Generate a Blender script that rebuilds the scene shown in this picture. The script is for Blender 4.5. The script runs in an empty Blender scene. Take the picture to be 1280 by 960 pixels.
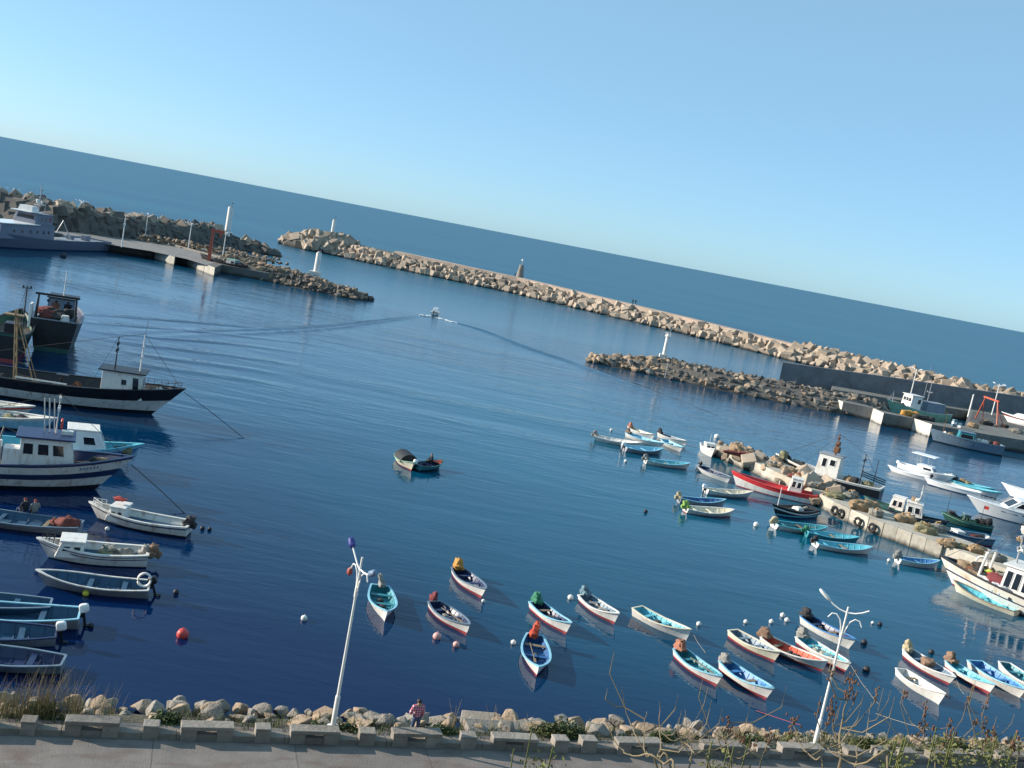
import bpy, bmesh, random
from math import *
from mathutils import Vector, Matrix, noise
random.seed(11)
PI = pi
SC = bpy.context.scene
COL = SC.collection

# ------------------------------------------------------------------ camera
CAM_H = 22.0
FPX = 1300.0
ROLL = atan(.1914)
PITCH = atan((480 - 292.5) * cos(ROLL) / FPX)


def ray(px, py):
    x = (px - 640) / FPX
    y = -(py - 480) / FPX
    c, s = cos(ROLL), sin(ROLL)
    x, y = c * x - s * y, s * x + c * y
    a = PI / 2 - PITCH
    return x, cos(a) * y + sin(a), sin(a) * y - cos(a)


def P(px, py, z=0.0):
    """ground point (at height z) seen in direction px, py"""
    x, Y, Z = ray(px, py)
    t = (z - CAM_H) / Z
    return Vector((x * t, Y * t, z))


def proj(v):
    a = PI / 2 - PITCH
    dz = v[2] - CAM_H
    y = cos(a) * v[1] + sin(a) * dz
    d = sin(a) * v[1] - cos(a) * dz
    x, y = v[0] / d, y / d
    c, s = cos(ROLL), sin(ROLL)
    x, y = c * x + s * y, -s * x + c * y
    return 640 + FPX * x, 480 - FPX * y


def height_to(base, py):
    """real height of an upright thing on base whose top is seen at row py"""
    lo, hi = 0.0, 60.0
    for _ in range(40):
        m = (lo + hi) / 2
        if proj((base[0], base[1], base[2] + m))[1] > py:
            lo = m
        else:
            hi = m
    return lo


cd = bpy.data.cameras.new('camera')
cam = bpy.data.objects.new('camera', cd)
COL.objects.link(cam)
cam.matrix_world = Matrix.Translation((0, 0, CAM_H)) @ Matrix.Rotation(PI / 2 - PITCH, 4, 'X') @ Matrix.Rotation(ROLL, 4, 'Z')
cd.sensor_width = 36
cd.lens = 36 * FPX / 1280
cd.clip_start = .1
cd.clip_end = 200000
SC.camera = cam

# ------------------------------------------------------------------ light
SUN_EL = radians(20)
SUN_AZ = radians(175)          # direction to the sun, measured from +X: from the left, slightly beyond the camera
w = bpy.data.worlds.new('World')
SC.world = w
w.use_nodes = True
nt = w.node_tree
sky = nt.nodes.new('ShaderNodeTexSky')
sky.sky_type = 'NISHITA'
sky.sun_disc = False
sky.sun_elevation = SUN_EL
sky.sun_rotation = PI / 2 - SUN_AZ
sky.altitude = 0
sky.air_density = .65
sky.dust_density = .45
sky.ozone_density = 5.5
hz = nt.nodes.new('ShaderNodeMixRGB')      # even milky veil of a humid coastal sky
hz.inputs[0].default_value = .55
hz.inputs[2].default_value = (1.72, 3.0, 3.5, 1)
nt.links.new(sky.outputs[0], hz.inputs[1])
nt.links.new(hz.outputs[0], nt.nodes['Background'].inputs[0])
nt.nodes['Background'].inputs[1].default_value = .15
sl = bpy.data.lights.new('sun', 'SUN')
sl.energy = 4.8
sl.angle = radians(.5)
sl.color = (1, .9, .76)
so = bpy.data.objects.new('sun', sl)
COL.objects.link(so)
sdir = Vector((cos(SUN_AZ) * cos(SUN_EL), sin(SUN_AZ) * cos(SUN_EL), sin(SUN_EL)))
so.rotation_euler = sdir.to_track_quat('Z', 'Y').to_euler()
so.location = (-60, 0, 60)
SC.view_settings.view_transform = 'Standard'
SC.view_settings.look = 'None'
SC.view_settings.exposure = .6
SC.view_settings.gamma = 1

# ------------------------------------------------------------------ materials
_mats = {}


def new_mat(name):
    m = bpy.data.materials.new(name)
    m.use_nodes = True
    b = m.node_tree.nodes['Principled BSDF']
    return m, m.node_tree, b


def ramp(nt, lo, hi, c0, c1):
    r = nt.nodes.new('ShaderNodeValToRGB')
    r.color_ramp.elements[0].position = lo
    r.color_ramp.elements[1].position = hi
    r.color_ramp.elements[0].color = (*c0, 1)
    r.color_ramp.elements[1].color = (*c1, 1)
    return r


def paint(name, col, rough=.45, var=.18, scale=2.2, bump=.0, dirt=None, dirt_amt=.45, metal=0, streak=True):
    """surface with uneven tone, worn patches and (optional) dirt or rust stains"""
    if name in _mats:
        return _mats[name]
    m, nt, b = new_mat(name)
    N, Lk = nt.nodes, nt.links
    tc = N.new('ShaderNodeTexCoord')
    n1 = N.new('ShaderNodeTexNoise')
    n1.inputs['Scale'].default_value = scale
    n1.inputs['Detail'].default_value = 6
    n1.inputs['Roughness'].default_value = .65
    Lk.new(tc.outputs['Object'], n1.inputs['Vector'])
    r = ramp(nt, .3, .7, tuple(max(0, c * (1 - var)) for c in col), tuple(min(1, c * (1 + var * .6)) for c in col))
    Lk.new(n1.outputs['Fac'], r.inputs[0])
    out = r.outputs[0]
    if dirt:
        mp = N.new('ShaderNodeMapping')
        mp.inputs['Scale'].default_value = (3.0, 3.0, .6) if streak else (1, 1, 1)
        Lk.new(tc.outputs['Object'], mp.inputs[0])
        n2 = N.new('ShaderNodeTexNoise')
        n2.inputs['Scale'].default_value = scale * .8
        n2.inputs['Detail'].default_value = 5
        Lk.new(mp.outputs[0], n2.inputs['Vector'])
        r2 = ramp(nt, .52, .72, (0, 0, 0), (dirt_amt,) * 3)
        Lk.new(n2.outputs['Fac'], r2.inputs[0])
        mx = N.new('ShaderNodeMixRGB')
        Lk.new(r2.outputs[0], mx.inputs[0])
        Lk.new(out, mx.inputs[1])
        mx.inputs[2].default_value = (*dirt, 1)
        out = mx.outputs[0]
    Lk.new(out, b.inputs['Base Color'])
    b.inputs['Roughness'].default_value = rough
    b.inputs['Metallic'].default_value = metal
    if bump:
        bp = N.new('ShaderNodeBump')
        bp.inputs['Strength'].default_value = bump
        bp.inputs['Distance'].default_value = .05
        n3 = N.new('ShaderNodeTexNoise')
        n3.inputs['Scale'].default_value = scale * 4
        n3.inputs['Detail'].default_value = 6
        Lk.new(tc.outputs['Object'], n3.inputs['Vector'])
        Lk.new(n3.outputs['Fac'], bp.inputs['Height'])
        Lk.new(bp.outputs[0], b.inputs['Normal'])
    _mats[name] = m
    return m


RUST = (.22, .10, .04)
WHITE = paint('white_paint', (.80, .77, .72), .45, .10, 1.5, dirt=(.42, .31, .20), dirt_amt=.5)
WHITE2 = paint('worn_white_paint', (.72, .70, .64), .5, .12, 1.5, dirt=RUST, dirt_amt=.5)
GELCOAT = paint('white_gelcoat', (.85, .85, .84), .25, .04, 1)
CREAM = paint('cream_paint', (.74, .68, .52), .5, .12, 1.5, dirt=(.4, .3, .18), dirt_amt=.4)
RED = paint('red_paint', (.62, .06, .04), .45, .15, 2, dirt=(.3, .05, .04))
ANTIF = paint('antifouling_red', (.34, .055, .06), .6, .25, 2, dirt=(.12, .05, .05))
ORANGE_IN = paint('orange_red_paint', (.62, .085, .035), .5, .15, 2)
NAVY = paint('navy_paint', (.02, .035, .10), .4, .2, 2)
DIMBLUE = paint('dimmed_blue_paint', (.025, .085, .16), .6, .25, 2, dirt=(.03, .05, .07))  # blue darkened so the colour carries the dim light of the left moorings
BLUE = paint('blue_paint', (.03, .12, .30), .5, .2, 2, dirt=(.02, .05, .12))
MIDBLUE = paint('mid_blue_paint', (.06, .22, .48), .5, .2, 2, dirt=(.03, .1, .2))
TURQ = paint('turquoise_paint', (.12, .48, .58), .5, .15, 2, dirt=(.06, .2, .24))
LTBLUE = paint('light_blue_paint', (.28, .58, .72), .5, .12, 2, dirt=(.15, .28, .32))
TEAL = paint('teal_paint', (.04, .24, .29), .5, .2, 2, dirt=(.02, .1, .12))
GREYBL = paint('blue_grey_paint', (.16, .23, .30), .5, .2, 2, dirt=(.08, .09, .1))
BLACK = paint('black_paint', (.014, .016, .022), .45, .3, 2, dirt=(.06, .04, .03))
GREEN = paint('green_paint', (.30, .58, .42), .5, .18, 1.2, dirt=RUST, dirt_amt=.55)
DKGREEN = paint('dark_green_paint', (.03, .10, .08), .5, .2, 2)
GREY = paint('grey_paint', (.30, .32, .35), .5, .12, 1.5, dirt=(.15, .14, .13))
NAVALGREY = paint('naval_grey_paint', (.14, .165, .22), .5, .06, .6)
WOOD = paint('weathered_wood', (.26, .19, .12), .75, .3, 4, bump=.3)
DECKW = paint('dark_deck', (.09, .075, .06), .8, .3, 3, bump=.2, dirt=(.03, .03, .03))
STEEL = paint('galvanised_steel', (.42, .43, .44), .45, .15, 3, metal=.4)
RUSTY = paint('rusty_steel', (.20, .09, .05), .8, .4, 4, bump=.3)
REDSTEEL = paint('red_steel', (.46, .09, .05), .55, .2, 3, dirt=RUST)
LAMPW = paint('lamp_white', (.80, .79, .76), .35, .06, 3, dirt=(.4, .3, .2), dirt_amt=.25)
RUBBER = paint('black_rubber', (.018, .018, .02), .8, .3, 5)
ROPE = paint('pale_rope', (.40, .36, .27), .9, .2, 8)
DKROPE = paint('dark_rope', (.06, .06, .06), .9, .2, 8)
PLASTIC_B = paint('black_plastic', (.02, .02, .025), .35, .2, 5)
SKIN = paint('skin', (.42, .25, .17), .6, .08, 6)
HAIR = paint('dark_hair', (.015, .012, .01), .6, .3, 12)
CLOTH_D = paint('dark_cloth', (.018, .02, .03), .9, .3, 8)
CLOTH_G = paint('grey_cloth', (.20, .20, .19), .9, .2, 8)
CLOTH_R = paint('red_cloth', (.42, .06, .05), .9, .2, 8)
JEANS = paint('blue_jeans', (.05, .08, .16), .9, .2, 8)
TARPS = {
    'orange': paint('orange_tarp', (.55, .27, .06), .8, .3, 5, bump=.5),
    'red': paint('red_tarp', (.52, .07, .03), .75, .25, 5, bump=.5),
    'green': paint('green_tarp', (.03, .20, .11), .7, .3, 5, bump=.5),
    'slate': paint('slate_tarp', (.12, .21, .26), .7, .2, 5, bump=.5),
    'terracotta': paint('terracotta_tarp', (.38, .16, .10), .85, .3, 5, bump=.5),
    'brown': paint('brown_tarp', (.24, .15, .10), .85, .3, 5, bump=.5),
    'grey': paint('grey_tarp', (.28, .27, .25), .85, .35, 5, bump=.5),
    'dark': paint('dark_tarp', (.045, .04, .045), .85, .3, 5, bump=.5),
    'beige': paint('beige_tarp', (.46, .38, .24), .85, .25, 5, bump=.5),
    'maroon': paint('maroon_tarp', (.20, .04, .045), .85, .3, 5, bump=.5),
    'olive': paint('olive_tarp', (.30, .36, .12), .85, .3, 5, bump=.5),
    'lime': paint('lime_tarp', (.28, .45, .10), .7, .25, 5, bump=.5),
    'black': paint('black_tarp', (.014, .016, .02), .7, .3, 5, bump=.5),
}
NETS = {
    'tan': paint('tan_net', (.36, .25, .15), 1, .35, 5, bump=1.0),
    'olive': paint('olive_net', (.24, .22, .13), 1, .35, 5, bump=1.0),
    'maroon': paint('maroon_net', (.20, .06, .05), 1, .35, 5, bump=1.0),
    'yellow': paint('yellow_net', (.58, .34, .04), 1, .3, 5, bump=1.0),
    'grey': paint('grey_net', (.26, .25, .22), 1, .35, 5, bump=1.0),
    'dark': paint('dark_net', (.05, .05, .05), 1, .35, 5, bump=1.0),
}


def glass():
    if 'glass' in _mats:
        return _mats['glass']
    m, nt, b = new_mat('window_glass')
    b.inputs['Base Color'].default_value = (.015, .02, .028, 1)
    b.inputs['Roughness'].default_value = .06
    _mats['glass'] = m
    return m


GLASS = glass()


def concrete(name, c, scale=1.0, stain=(.12, .10, .08), bump=.5, amt=.6, wet=None):
    """c = base grey; stains, pitting and per-object tone"""
    m, nt, b = new_mat(name)
    N, Lk = nt.nodes, nt.links
    tc = N.new('ShaderNodeTexCoord')
    oi = N.new('ShaderNodeObjectInfo')
    n1 = N.new('ShaderNodeTexNoise')
    n1.inputs['Scale'].default_value = .9 * scale
    n1.inputs['Detail'].default_value = 8
    n1.inputs['Roughness'].default_value = .7
    geo = N.new('ShaderNodeNewGeometry')
    Lk.new(geo.outputs['Position'], n1.inputs['Vector'])
    r1 = ramp(nt, .3, .72, tuple(x * .66 for x in c), tuple(x * 1.18 for x in c))
    Lk.new(n1.outputs['Fac'], r1.inputs[0])
    n2 = N.new('ShaderNodeTexNoise')
    n2.inputs['Scale'].default_value = .27 * scale
    n2.inputs['Detail'].default_value = 7
    n2.inputs['Distortion'].default_value = .5
    Lk.new(geo.outputs['Position'], n2.inputs['Vector'])
    r2 = ramp(nt, .54, .74, (0, 0, 0), (amt,) * 3)
    Lk.new(n2.outputs['Fac'], r2.inputs[0])
    mx = N.new('ShaderNodeMixRGB')
    Lk.new(r2.outputs[0], mx.inputs[0])
    Lk.new(r1.outputs[0], mx.inputs[1])
    mx.inputs[2].default_value = (*stain, 1)
    # each object's own tone
    mt = N.new('ShaderNodeMath')
    mt.operation = 'MULTIPLY_ADD'
    mt.inputs[1].default_value = .45
    mt.inputs[2].default_value = .78
    Lk.new(oi.outputs['Random'], mt.inputs[0])
    mm = N.new('ShaderNodeMixRGB')
    mm.blend_type = 'MULTIPLY'
    mm.inputs[0].default_value = 1
    Lk.new(mx.outputs[0], mm.inputs[1])
    Lk.new(mt.outputs[0], mm.inputs[2])
    out = mm.outputs[0]
    if wet is not None:      # weed and wet band just above the waterline
        sx = N.new('ShaderNodeSeparateXYZ')
        Lk.new(geo.outputs['Position'], sx.inputs[0])
        ad = N.new('ShaderNodeMath')
        ad.operation = 'MULTIPLY_ADD'
        ad.inputs[1].default_value = .9
        Lk.new(n1.outputs['Fac'], ad.inputs[0])
        Lk.new(sx.outputs['Z'], ad.inputs[2])
        rw = ramp(nt, 0, 1, (1, 1, 1), (0, 0, 0))
        mr = N.new('ShaderNodeMapRange')
        mr.inputs['From Min'].default_value = wet + .25
        mr.inputs['From Max'].default_value = wet + .75
        Lk.new(ad.outputs[0], mr.inputs['Value'])
        Lk.new(mr.outputs[0], rw.inputs[0])
        m3 = N.new('ShaderNodeMixRGB')
        Lk.new(rw.outputs[0], m3.inputs[0])
        Lk.new(out, m3.inputs[1])
        m3.inputs[2].default_value = (.035, .032, .028, 1)
        out = m3.outputs[0]
    Lk.new(out, b.inputs['Base Color'])
    b.inputs['Roughness'].default_value = .9
    bp = N.new('ShaderNodeBump')
    bp.inputs['Strength'].default_value = bump
    bp.inputs['Distance'].default_value = .08
    n3 = N.new('ShaderNodeTexNoise')
    n3.inputs['Scale'].default_value = 5 * scale
    n3.inputs['Detail'].default_value = 6
    Lk.new(geo.outputs['Position'], n3.inputs['Vector'])
    Lk.new(n3.outputs['Fac'], bp.inputs['Height'])
    Lk.new(bp.outputs[0], b.inputs['Normal'])
    _mats[name] = m
    return m


CONC = concrete('old_concrete', (.27, .238, .205), 1.2)
PAVE = concrete('pavement_concrete', (.30, .285, .27), .8, stain=(.15, .10, .085), amt=.55)
QUAYC = concrete('quay_concrete', (.46, .42, .35), .7, stain=(.28, .2, .12), amt=.5, wet=.2)
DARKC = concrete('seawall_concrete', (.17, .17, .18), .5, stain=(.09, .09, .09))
BLOCK = concrete('armour_concrete', (.37, .295, .225), .35, stain=(.3, .22, .16), amt=.5, wet=.5)
BLOCK_SHADE = concrete('shaded_armour_concrete', (.13, .115, .10), .35, stain=(.10, .09, .08), amt=.5, wet=.5)  # shade of the left breakwater face put into the block colour
CROWN = concrete('crown_concrete', (.42, .32, .25), .25, stain=(.3, .22, .18), amt=.4)
ROCKT = concrete('tan_rock', (.35, .26, .18), 1.6, stain=(.26, .14, .08), bump=.8, wet=.1)
ROCKG = concrete('grey_rock', (.27, .24, .205), 1.6, stain=(.14, .12, .10), bump=.8, wet=.1)
ROCKD = concrete('dark_rock', (.15, .135, .12), 1.6, stain=(.07, .06, .055), bump=.8, wet=.1)
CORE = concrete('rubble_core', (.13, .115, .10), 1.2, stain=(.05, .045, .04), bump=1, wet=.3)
EARTH = concrete('earth', (.11, .095, .065), 1.5, stain=(.05, .06, .03), bump=1)


# ------------------------------------------------------------------ mesh builder
class MB:
    def __init__(self):
        self.v, self.f, self.m = [], [], []

    def add(self, vs, fs, m=0):
        o = len(self.v)
        self.v += [tuple(v) for v in vs]
        for i, f in enumerate(fs):
            self.f.append(tuple(o + k for k in f))
            self.m.append(m if isinstance(m, int) else m[i])

    def box(self, c, s, rz=0, m=0, taper=1.0, rot=None):
        vs = []
        R = rot if rot is not None else Matrix.Rotation(rz, 3, 'Z')
        for k in (-1, 1):
            t = taper if k > 0 else 1
            for (i, j) in ((-1, -1), (1, -1), (1, 1), (-1, 1)):
                vs.append(Vector(c) + R @ Vector((i * s[0] / 2 * t, j * s[1] / 2 * t, k * s[2] / 2)))
        self.add(vs, [(3, 2, 1, 0), (4, 5, 6, 7), (0, 1, 5, 4), (1, 2, 6, 5), (2, 3, 7, 6), (3, 0, 4, 7)], m)

    def cyl(self, p0, p1, r0, r1=None, n=10, m=0):
        r1 = r0 if r1 is None else r1
        p0, p1 = Vector(p0), Vector(p1)
        q = (p1 - p0).to_track_quat('Z', 'Y').to_matrix()
        vs = []
        for p, r in ((p0, r0), (p1, r1)):
            for k in range(n):
                a = 2 * PI * k / n
                vs.append(p + q @ Vector((r * cos(a), r * sin(a), 0)))
        fs = [(k, (k + 1) % n, n + (k + 1) % n, n + k) for k in range(n)]
        fs += [tuple(range(n - 1, -1, -1)), tuple(range(n, 2 * n))]
        self.add(vs, fs, m)

    def tube(self, pts, r, n=6, m=0):
        pts = [Vector(p) for p in pts]
        rs = r if isinstance(r, (list, tuple)) else [r] * len(pts)
        vs, fs = [], []
        ref = Vector((0, 0, 1))
        for i, p in enumerate(pts):
            d = (pts[min(i + 1, len(pts) - 1)] - pts[max(i - 1, 0)]).normalized()
            rf = ref if abs(d.dot(ref)) < .95 else Vector((1, 0, 0))
            u = d.cross(rf).normalized()
            v = u.cross(d)
            for k in range(n):
                a = 2 * PI * k / n
                vs.append(p + (u * cos(a) + v * sin(a)) * rs[i])
        for i in range(len(pts) - 1):
            for k in range(n):
                k2 = (k + 1) % n
                fs.append((i * n + k, (i + 1) * n + k, (i + 1) * n + k2, i * n + k2))
        fs.append(tuple(range(n)))
        L = (len(pts) - 1) * n
        fs.append(tuple(L + k for k in range(n - 1, -1, -1)))
        self.add(vs, fs, m)

    def loft(self, rows, m=0, flip=False):
        n = len(rows[0])
        vs = [p for r in rows for p in r]
        fs, ms = [], []
        for i in range(len(rows) - 1):
            for k in range(n - 1):
                f = (i * n + k, i * n + k + 1, (i + 1) * n + k + 1, (i + 1) * n + k)
                fs.append(f[::-1] if flip else f)
                ms.append(m if isinstance(m, int) else m[i])
        self.add(vs, fs, ms)

    def blob(self, c, s, m=0, amp=.18, seed=0, nu=14, nv=9, box=.6, rot=None, freq=1.6):
        """lumpy rounded mass (tarpaulin, net heap)"""
        vs, fs = [], []
        R = rot if rot is not None else Matrix.Identity(3)
        for j in range(nv + 1):
            th = PI * j / nv
            for i in range(nu):
                ph = 2 * PI * i / nu
                d = Vector((sin(th) * cos(ph), sin(th) * sin(ph), cos(th)))
                e = Vector([copysign(abs(x) ** box, x) for x in d])
                k = 1 + amp * 2 * noise.noise(d * freq + Vector((seed * 7.3, seed * 3.1, 0))) + amp * .8 * noise.noise(d * freq * 3 + Vector((0, seed * 5.7, seed)))
                vs.append(Vector(c) + R @ Vector((e.x * s[0] / 2 * k, e.y * s[1] / 2 * k, e.z * s[2] / 2 * k)))
        for j in range(nv):
            for i in range(nu):
                i2 = (i + 1) % nu
                fs.append((j * nu + i, (j + 1) * nu + i, (j + 1) * nu + i2, j * nu + i2))
        self.add(vs, fs, m)

    def prism(self, poly, z0, z1, m=0):
        """poly: list of (x, y), counter-clockwise"""
        n = len(poly)
        a = sum(poly[i][0] * poly[(i + 1) % n][1] - poly[(i + 1) % n][0] * poly[i][1] for i in range(n))
        if a < 0:
            poly = poly[::-1]
        vs = [(p[0], p[1], z0) for p in poly] + [(p[0], p[1], z1) for p in poly]
        fs = [tuple(range(n - 1, -1, -1)), tuple(range(n, 2 * n))]
        fs += [(i, (i + 1) % n, n + (i + 1) % n, n + i) for i in range(n)]
        self.add(vs, fs, m)

    def mesh(self, name, mats, smooth=None):
        me = bpy.data.meshes.new(name)
        me.from_pydata(self.v, [], self.f)
        for mt in (mats if isinstance(mats, (list, tuple)) else [mats]):
            me.materials.append(mt)
        me.polygons.foreach_set('material_index', self.m)
        bm = bmesh.new()
        bm.from_mesh(me)
        bmesh.ops.remove_doubles(bm, verts=bm.verts, dist=.0005)
        bmesh.ops.recalc_face_normals(bm, faces=bm.faces)
        bm.to_mesh(me)
        bm.free()
        if smooth is not None:
            me.polygons.foreach_set('use_smooth', [True] * len(me.polygons))
            me.set_sharp_from_angle(angle=radians(smooth))
        me.update()
        return me

    def build(self, name, mats, parent=None, smooth=None, bevel=0):
        o = bpy.data.objects.new(name, self.mesh(name, mats, smooth))
        COL.objects.link(o)
        if parent is not None:
            o.parent = parent
        if bevel:
            md = o.modifiers.new('bevel', 'BEVEL')
            md.width = bevel
            md.segments = 2
            md.limit_method = 'ANGLE'
        return o


def tag(o, label=None, cat=None, group=None, kind=None):
    if label:
        o['label'] = label
    if cat:
        o['category'] = cat
    if group:
        o['group'] = group
    if kind:
        o['kind'] = kind
    return o


def empty(name, loc, rz=0, label=None, cat=None, group=None):
    o = bpy.data.objects.new(name, None)
    o.empty_display_size = .3
    COL.objects.link(o)
    o.location = loc
    o.rotation_euler = (0, 0, rz)
    return tag(o, label, cat, group)


def copy_tree(o, parent=None):
    c = o.copy()
    COL.objects.link(c)
    if parent is not None:
        c.parent = parent
    for ch in list(o.children):
        copy_tree(ch, c)
    return c


# ------------------------------------------------------------------ hulls
class Hull:
    def __init__(s, L, B, fb, bow, stern, draft, tw=.75, rake=.5, e=2.1, flare=.38):
        s.L, s.B, s.fb, s.bow, s.stern, s.draft, s.tw, s.rake, s.e, s.flare = L, B, fb, bow, stern, draft, tw, rake, e, flare
        s.T = [0, .06, .13, .22, .31, .4, .5, .6, .69, .77, .84, .9, .945, .98, 1.0]

    def zs(s, t):
        return s.fb + s.bow * max(0, (t - .35) / .65) ** 1.9 + s.stern * max(0, (.4 - t) / .4) ** 1.7

    def zk(s, t):
        return -s.draft * (1 - .35 * max(0, (t - .7) / .3) ** 2)

    def hb(s, t):
        if t < .42:
            return s.B / 2 * (s.tw + (1 - s.tw) * sin(PI / 2 * t / .42))
        return s.B / 2 * (1 - ((t - .42) / .58) ** s.e)

    def pt(s, t, side, z, inset=0.0):
        zs, zk = s.zs(t), s.zk(t)
        u = max(0, min(1, (z - zk) / (zs - zk)))
        q = s.flare + (.95 - s.flare) * max(0, (t - .45) / .55) ** 1.3
        y = max(0, s.hb(t) * u ** q - inset)
        ss = max(0, (t - .5) / .5) ** 2
        x = -s.L / 2 + s.L * t + s.rake * (z / s.zs(1) - 1) * ss
        if inset and t > .9:
            x -= inset * 1.5 * (t - .9) / .1
        if inset and t == 0:
            x += inset
        return Vector((x, side * y, z))

    def shell(s, mb, levels, mats):
        """levels: list of ('z', v) or ('s', below sheer); mats per band from keel up"""
        def lev(t, l):
            if l[0] == 'f':
                return .1 + l[1] * (s.zs(t) - .1)
            if l[0] == 'k':
                return s.zk(t) + .0
            if l[0] == 'z':
                return min(l[1], s.zs(t) - .02)
            return s.zs(t) - l[1]
        rows, ms = [], []
        for i in range(len(levels) - 1):
            sub = 4 if i == 0 else 1
            for k in range(sub):
                rows.append((levels[i], levels[i + 1], k / sub))
                ms.append(mats[i])
        rows.append((levels[-1], levels[-1], 0))
        for side in (1, -1):
            g = [[s.pt(t, side, lev(t, a) * (1 - f) + lev(t, b) * f) for t in s.T] for a, b, f in rows]
            mb.loft(g, ms)
        for i in range(len(rows) - 1):     # transom
            z0 = lev(0, rows[i][0]) * (1 - rows[i][2]) + lev(0, rows[i][1]) * rows[i][2]
            z1 = lev(0, rows[i + 1][0]) * (1 - rows[i + 1][2]) + lev(0, rows[i + 1][1]) * rows[i + 1][2]
            a, b = s.pt(0, 1, z0), s.pt(0, -1, z0)
            c, d = s.pt(0, -1, z1), s.pt(0, 1, z1)
            mb.add([a, b, c, d], [(0, 1, 2, 3)], ms[i])

    def inner(s, mb, floor, th, m_side=0, m_floor=0):
        for side in (1, -1):
            rows = []
            for k in range(4):
                rows.append([s.pt(t, side, s.zs(t) * (1 - k / 3) + floor(t) * k / 3, th) for t in s.T])
            mb.loft(rows, m_side)
        fl = [[s.pt(t, sd, floor(t), th) for t in s.T] for sd in (1, -1)]
        mb.loft(fl, m_floor)
        a, b = s.pt(0, 1, s.zs(0), th), s.pt(0, -1, s.zs(0), th)
        c, d = s.pt(0, -1, floor(0), th), s.pt(0, 1, floor(0), th)
        mb.add([a, b, c, d], [(0, 1, 2, 3)], m_side)

    def rail(s, mb, out=.03, inn=.07, h=.05, m=0, drop=.02, transom=True):
        for side in (1, -1):
            rows = [[], [], [], [], []]
            for t in s.T:
                z = s.zs(t)
                po = s.pt(t, side, z)
                pi_ = s.pt(t, side, z, inn)
                po = po + Vector((out * max(0, (t - .8) / .2), side * out * (1 if t < 1 else 0), 0))
                rows[0].append(po + Vector((0, 0, -drop)))
                rows[1].append(po + Vector((0, 0, h)))
                rows[2].append(pi_ + Vector((0, 0, h)))
                rows[3].append(pi_ + Vector((0, 0, -drop)))
                rows[4].append(po + Vector((0, 0, -drop)))
            mb.loft(rows, m)
        if transom:
            z = s.zs(0)
            y = s.hb(0)
            mb.box((-s.L / 2 + inn / 2 - out / 2, 0, z + (h - drop) / 2), (inn + out - .006, 2 * y - .01, h + drop - .006), m=m)


def outboard(root, x, z, col, tilt=.0, y=0):
    R = Matrix.Rotation(tilt, 3, 'Y')
    o = Vector((x, y, z))
    leg = MB()
    for c, sz in (((-.14, 0, -.30), (.12, .09, .75)), ((-.20, 0, -.68), (.34, .07, .10)), ((-.22, 0, -.55), (.3, .16, .025)), ((-.03, 0, -.05), (.12, .22, .22))):
        leg.box(o + R @ Vector(c), sz, rot=R)
    leg.cyl(o + R @ Vector((-.36, 0, -.68)), o + R @ Vector((-.40, 0, -.68)), .12, .12, 8)
    lg = leg.build('outboard_motor', PLASTIC_B, root)
    cw = MB()
    cw.blob(o + R @ Vector((-.18, 0, .26)), (.46, .30, .44), amp=.0, box=.55, rot=R)
    cw.build('motor_cowl', col, lg, smooth=50)
    return lg


def motor_cover(root, x, z, key, seed, size=(.62, .55, .85), y=0, tilt=.25):
    R = Matrix.Rotation(-tilt, 3, 'Y')
    rr = random.Random(seed)
    size = [q * .86 for q in size]
    z -= .1
    mb = MB()
    mb.blob((x + .02, y, z + .05), (size[0] * .8, size[1] * .72, size[2] * .9), amp=.2, seed=seed, box=.6, rot=R @ Matrix.Rotation(rr.uniform(-.4, .4), 3, 'X'), freq=2.2, nu=16, nv=11)
    mb.blob((x + .16, y + rr.uniform(-.12, .12), z - size[2] * .22), (size[0] * .9, size[1] * 1.05, size[2] * .5), amp=.24, seed=seed + 3, box=.7, freq=2.2, nu=16, nv=9)
    mb.blob((x - .24, y, z - .22), (.36, size[1] * .55, .4), amp=.24, seed=seed + 9, box=.6, rot=R, freq=2.2)
    return mb.build('motor_cover', TARPS[key], root, smooth=60)


BOATS_LOG = []


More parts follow.
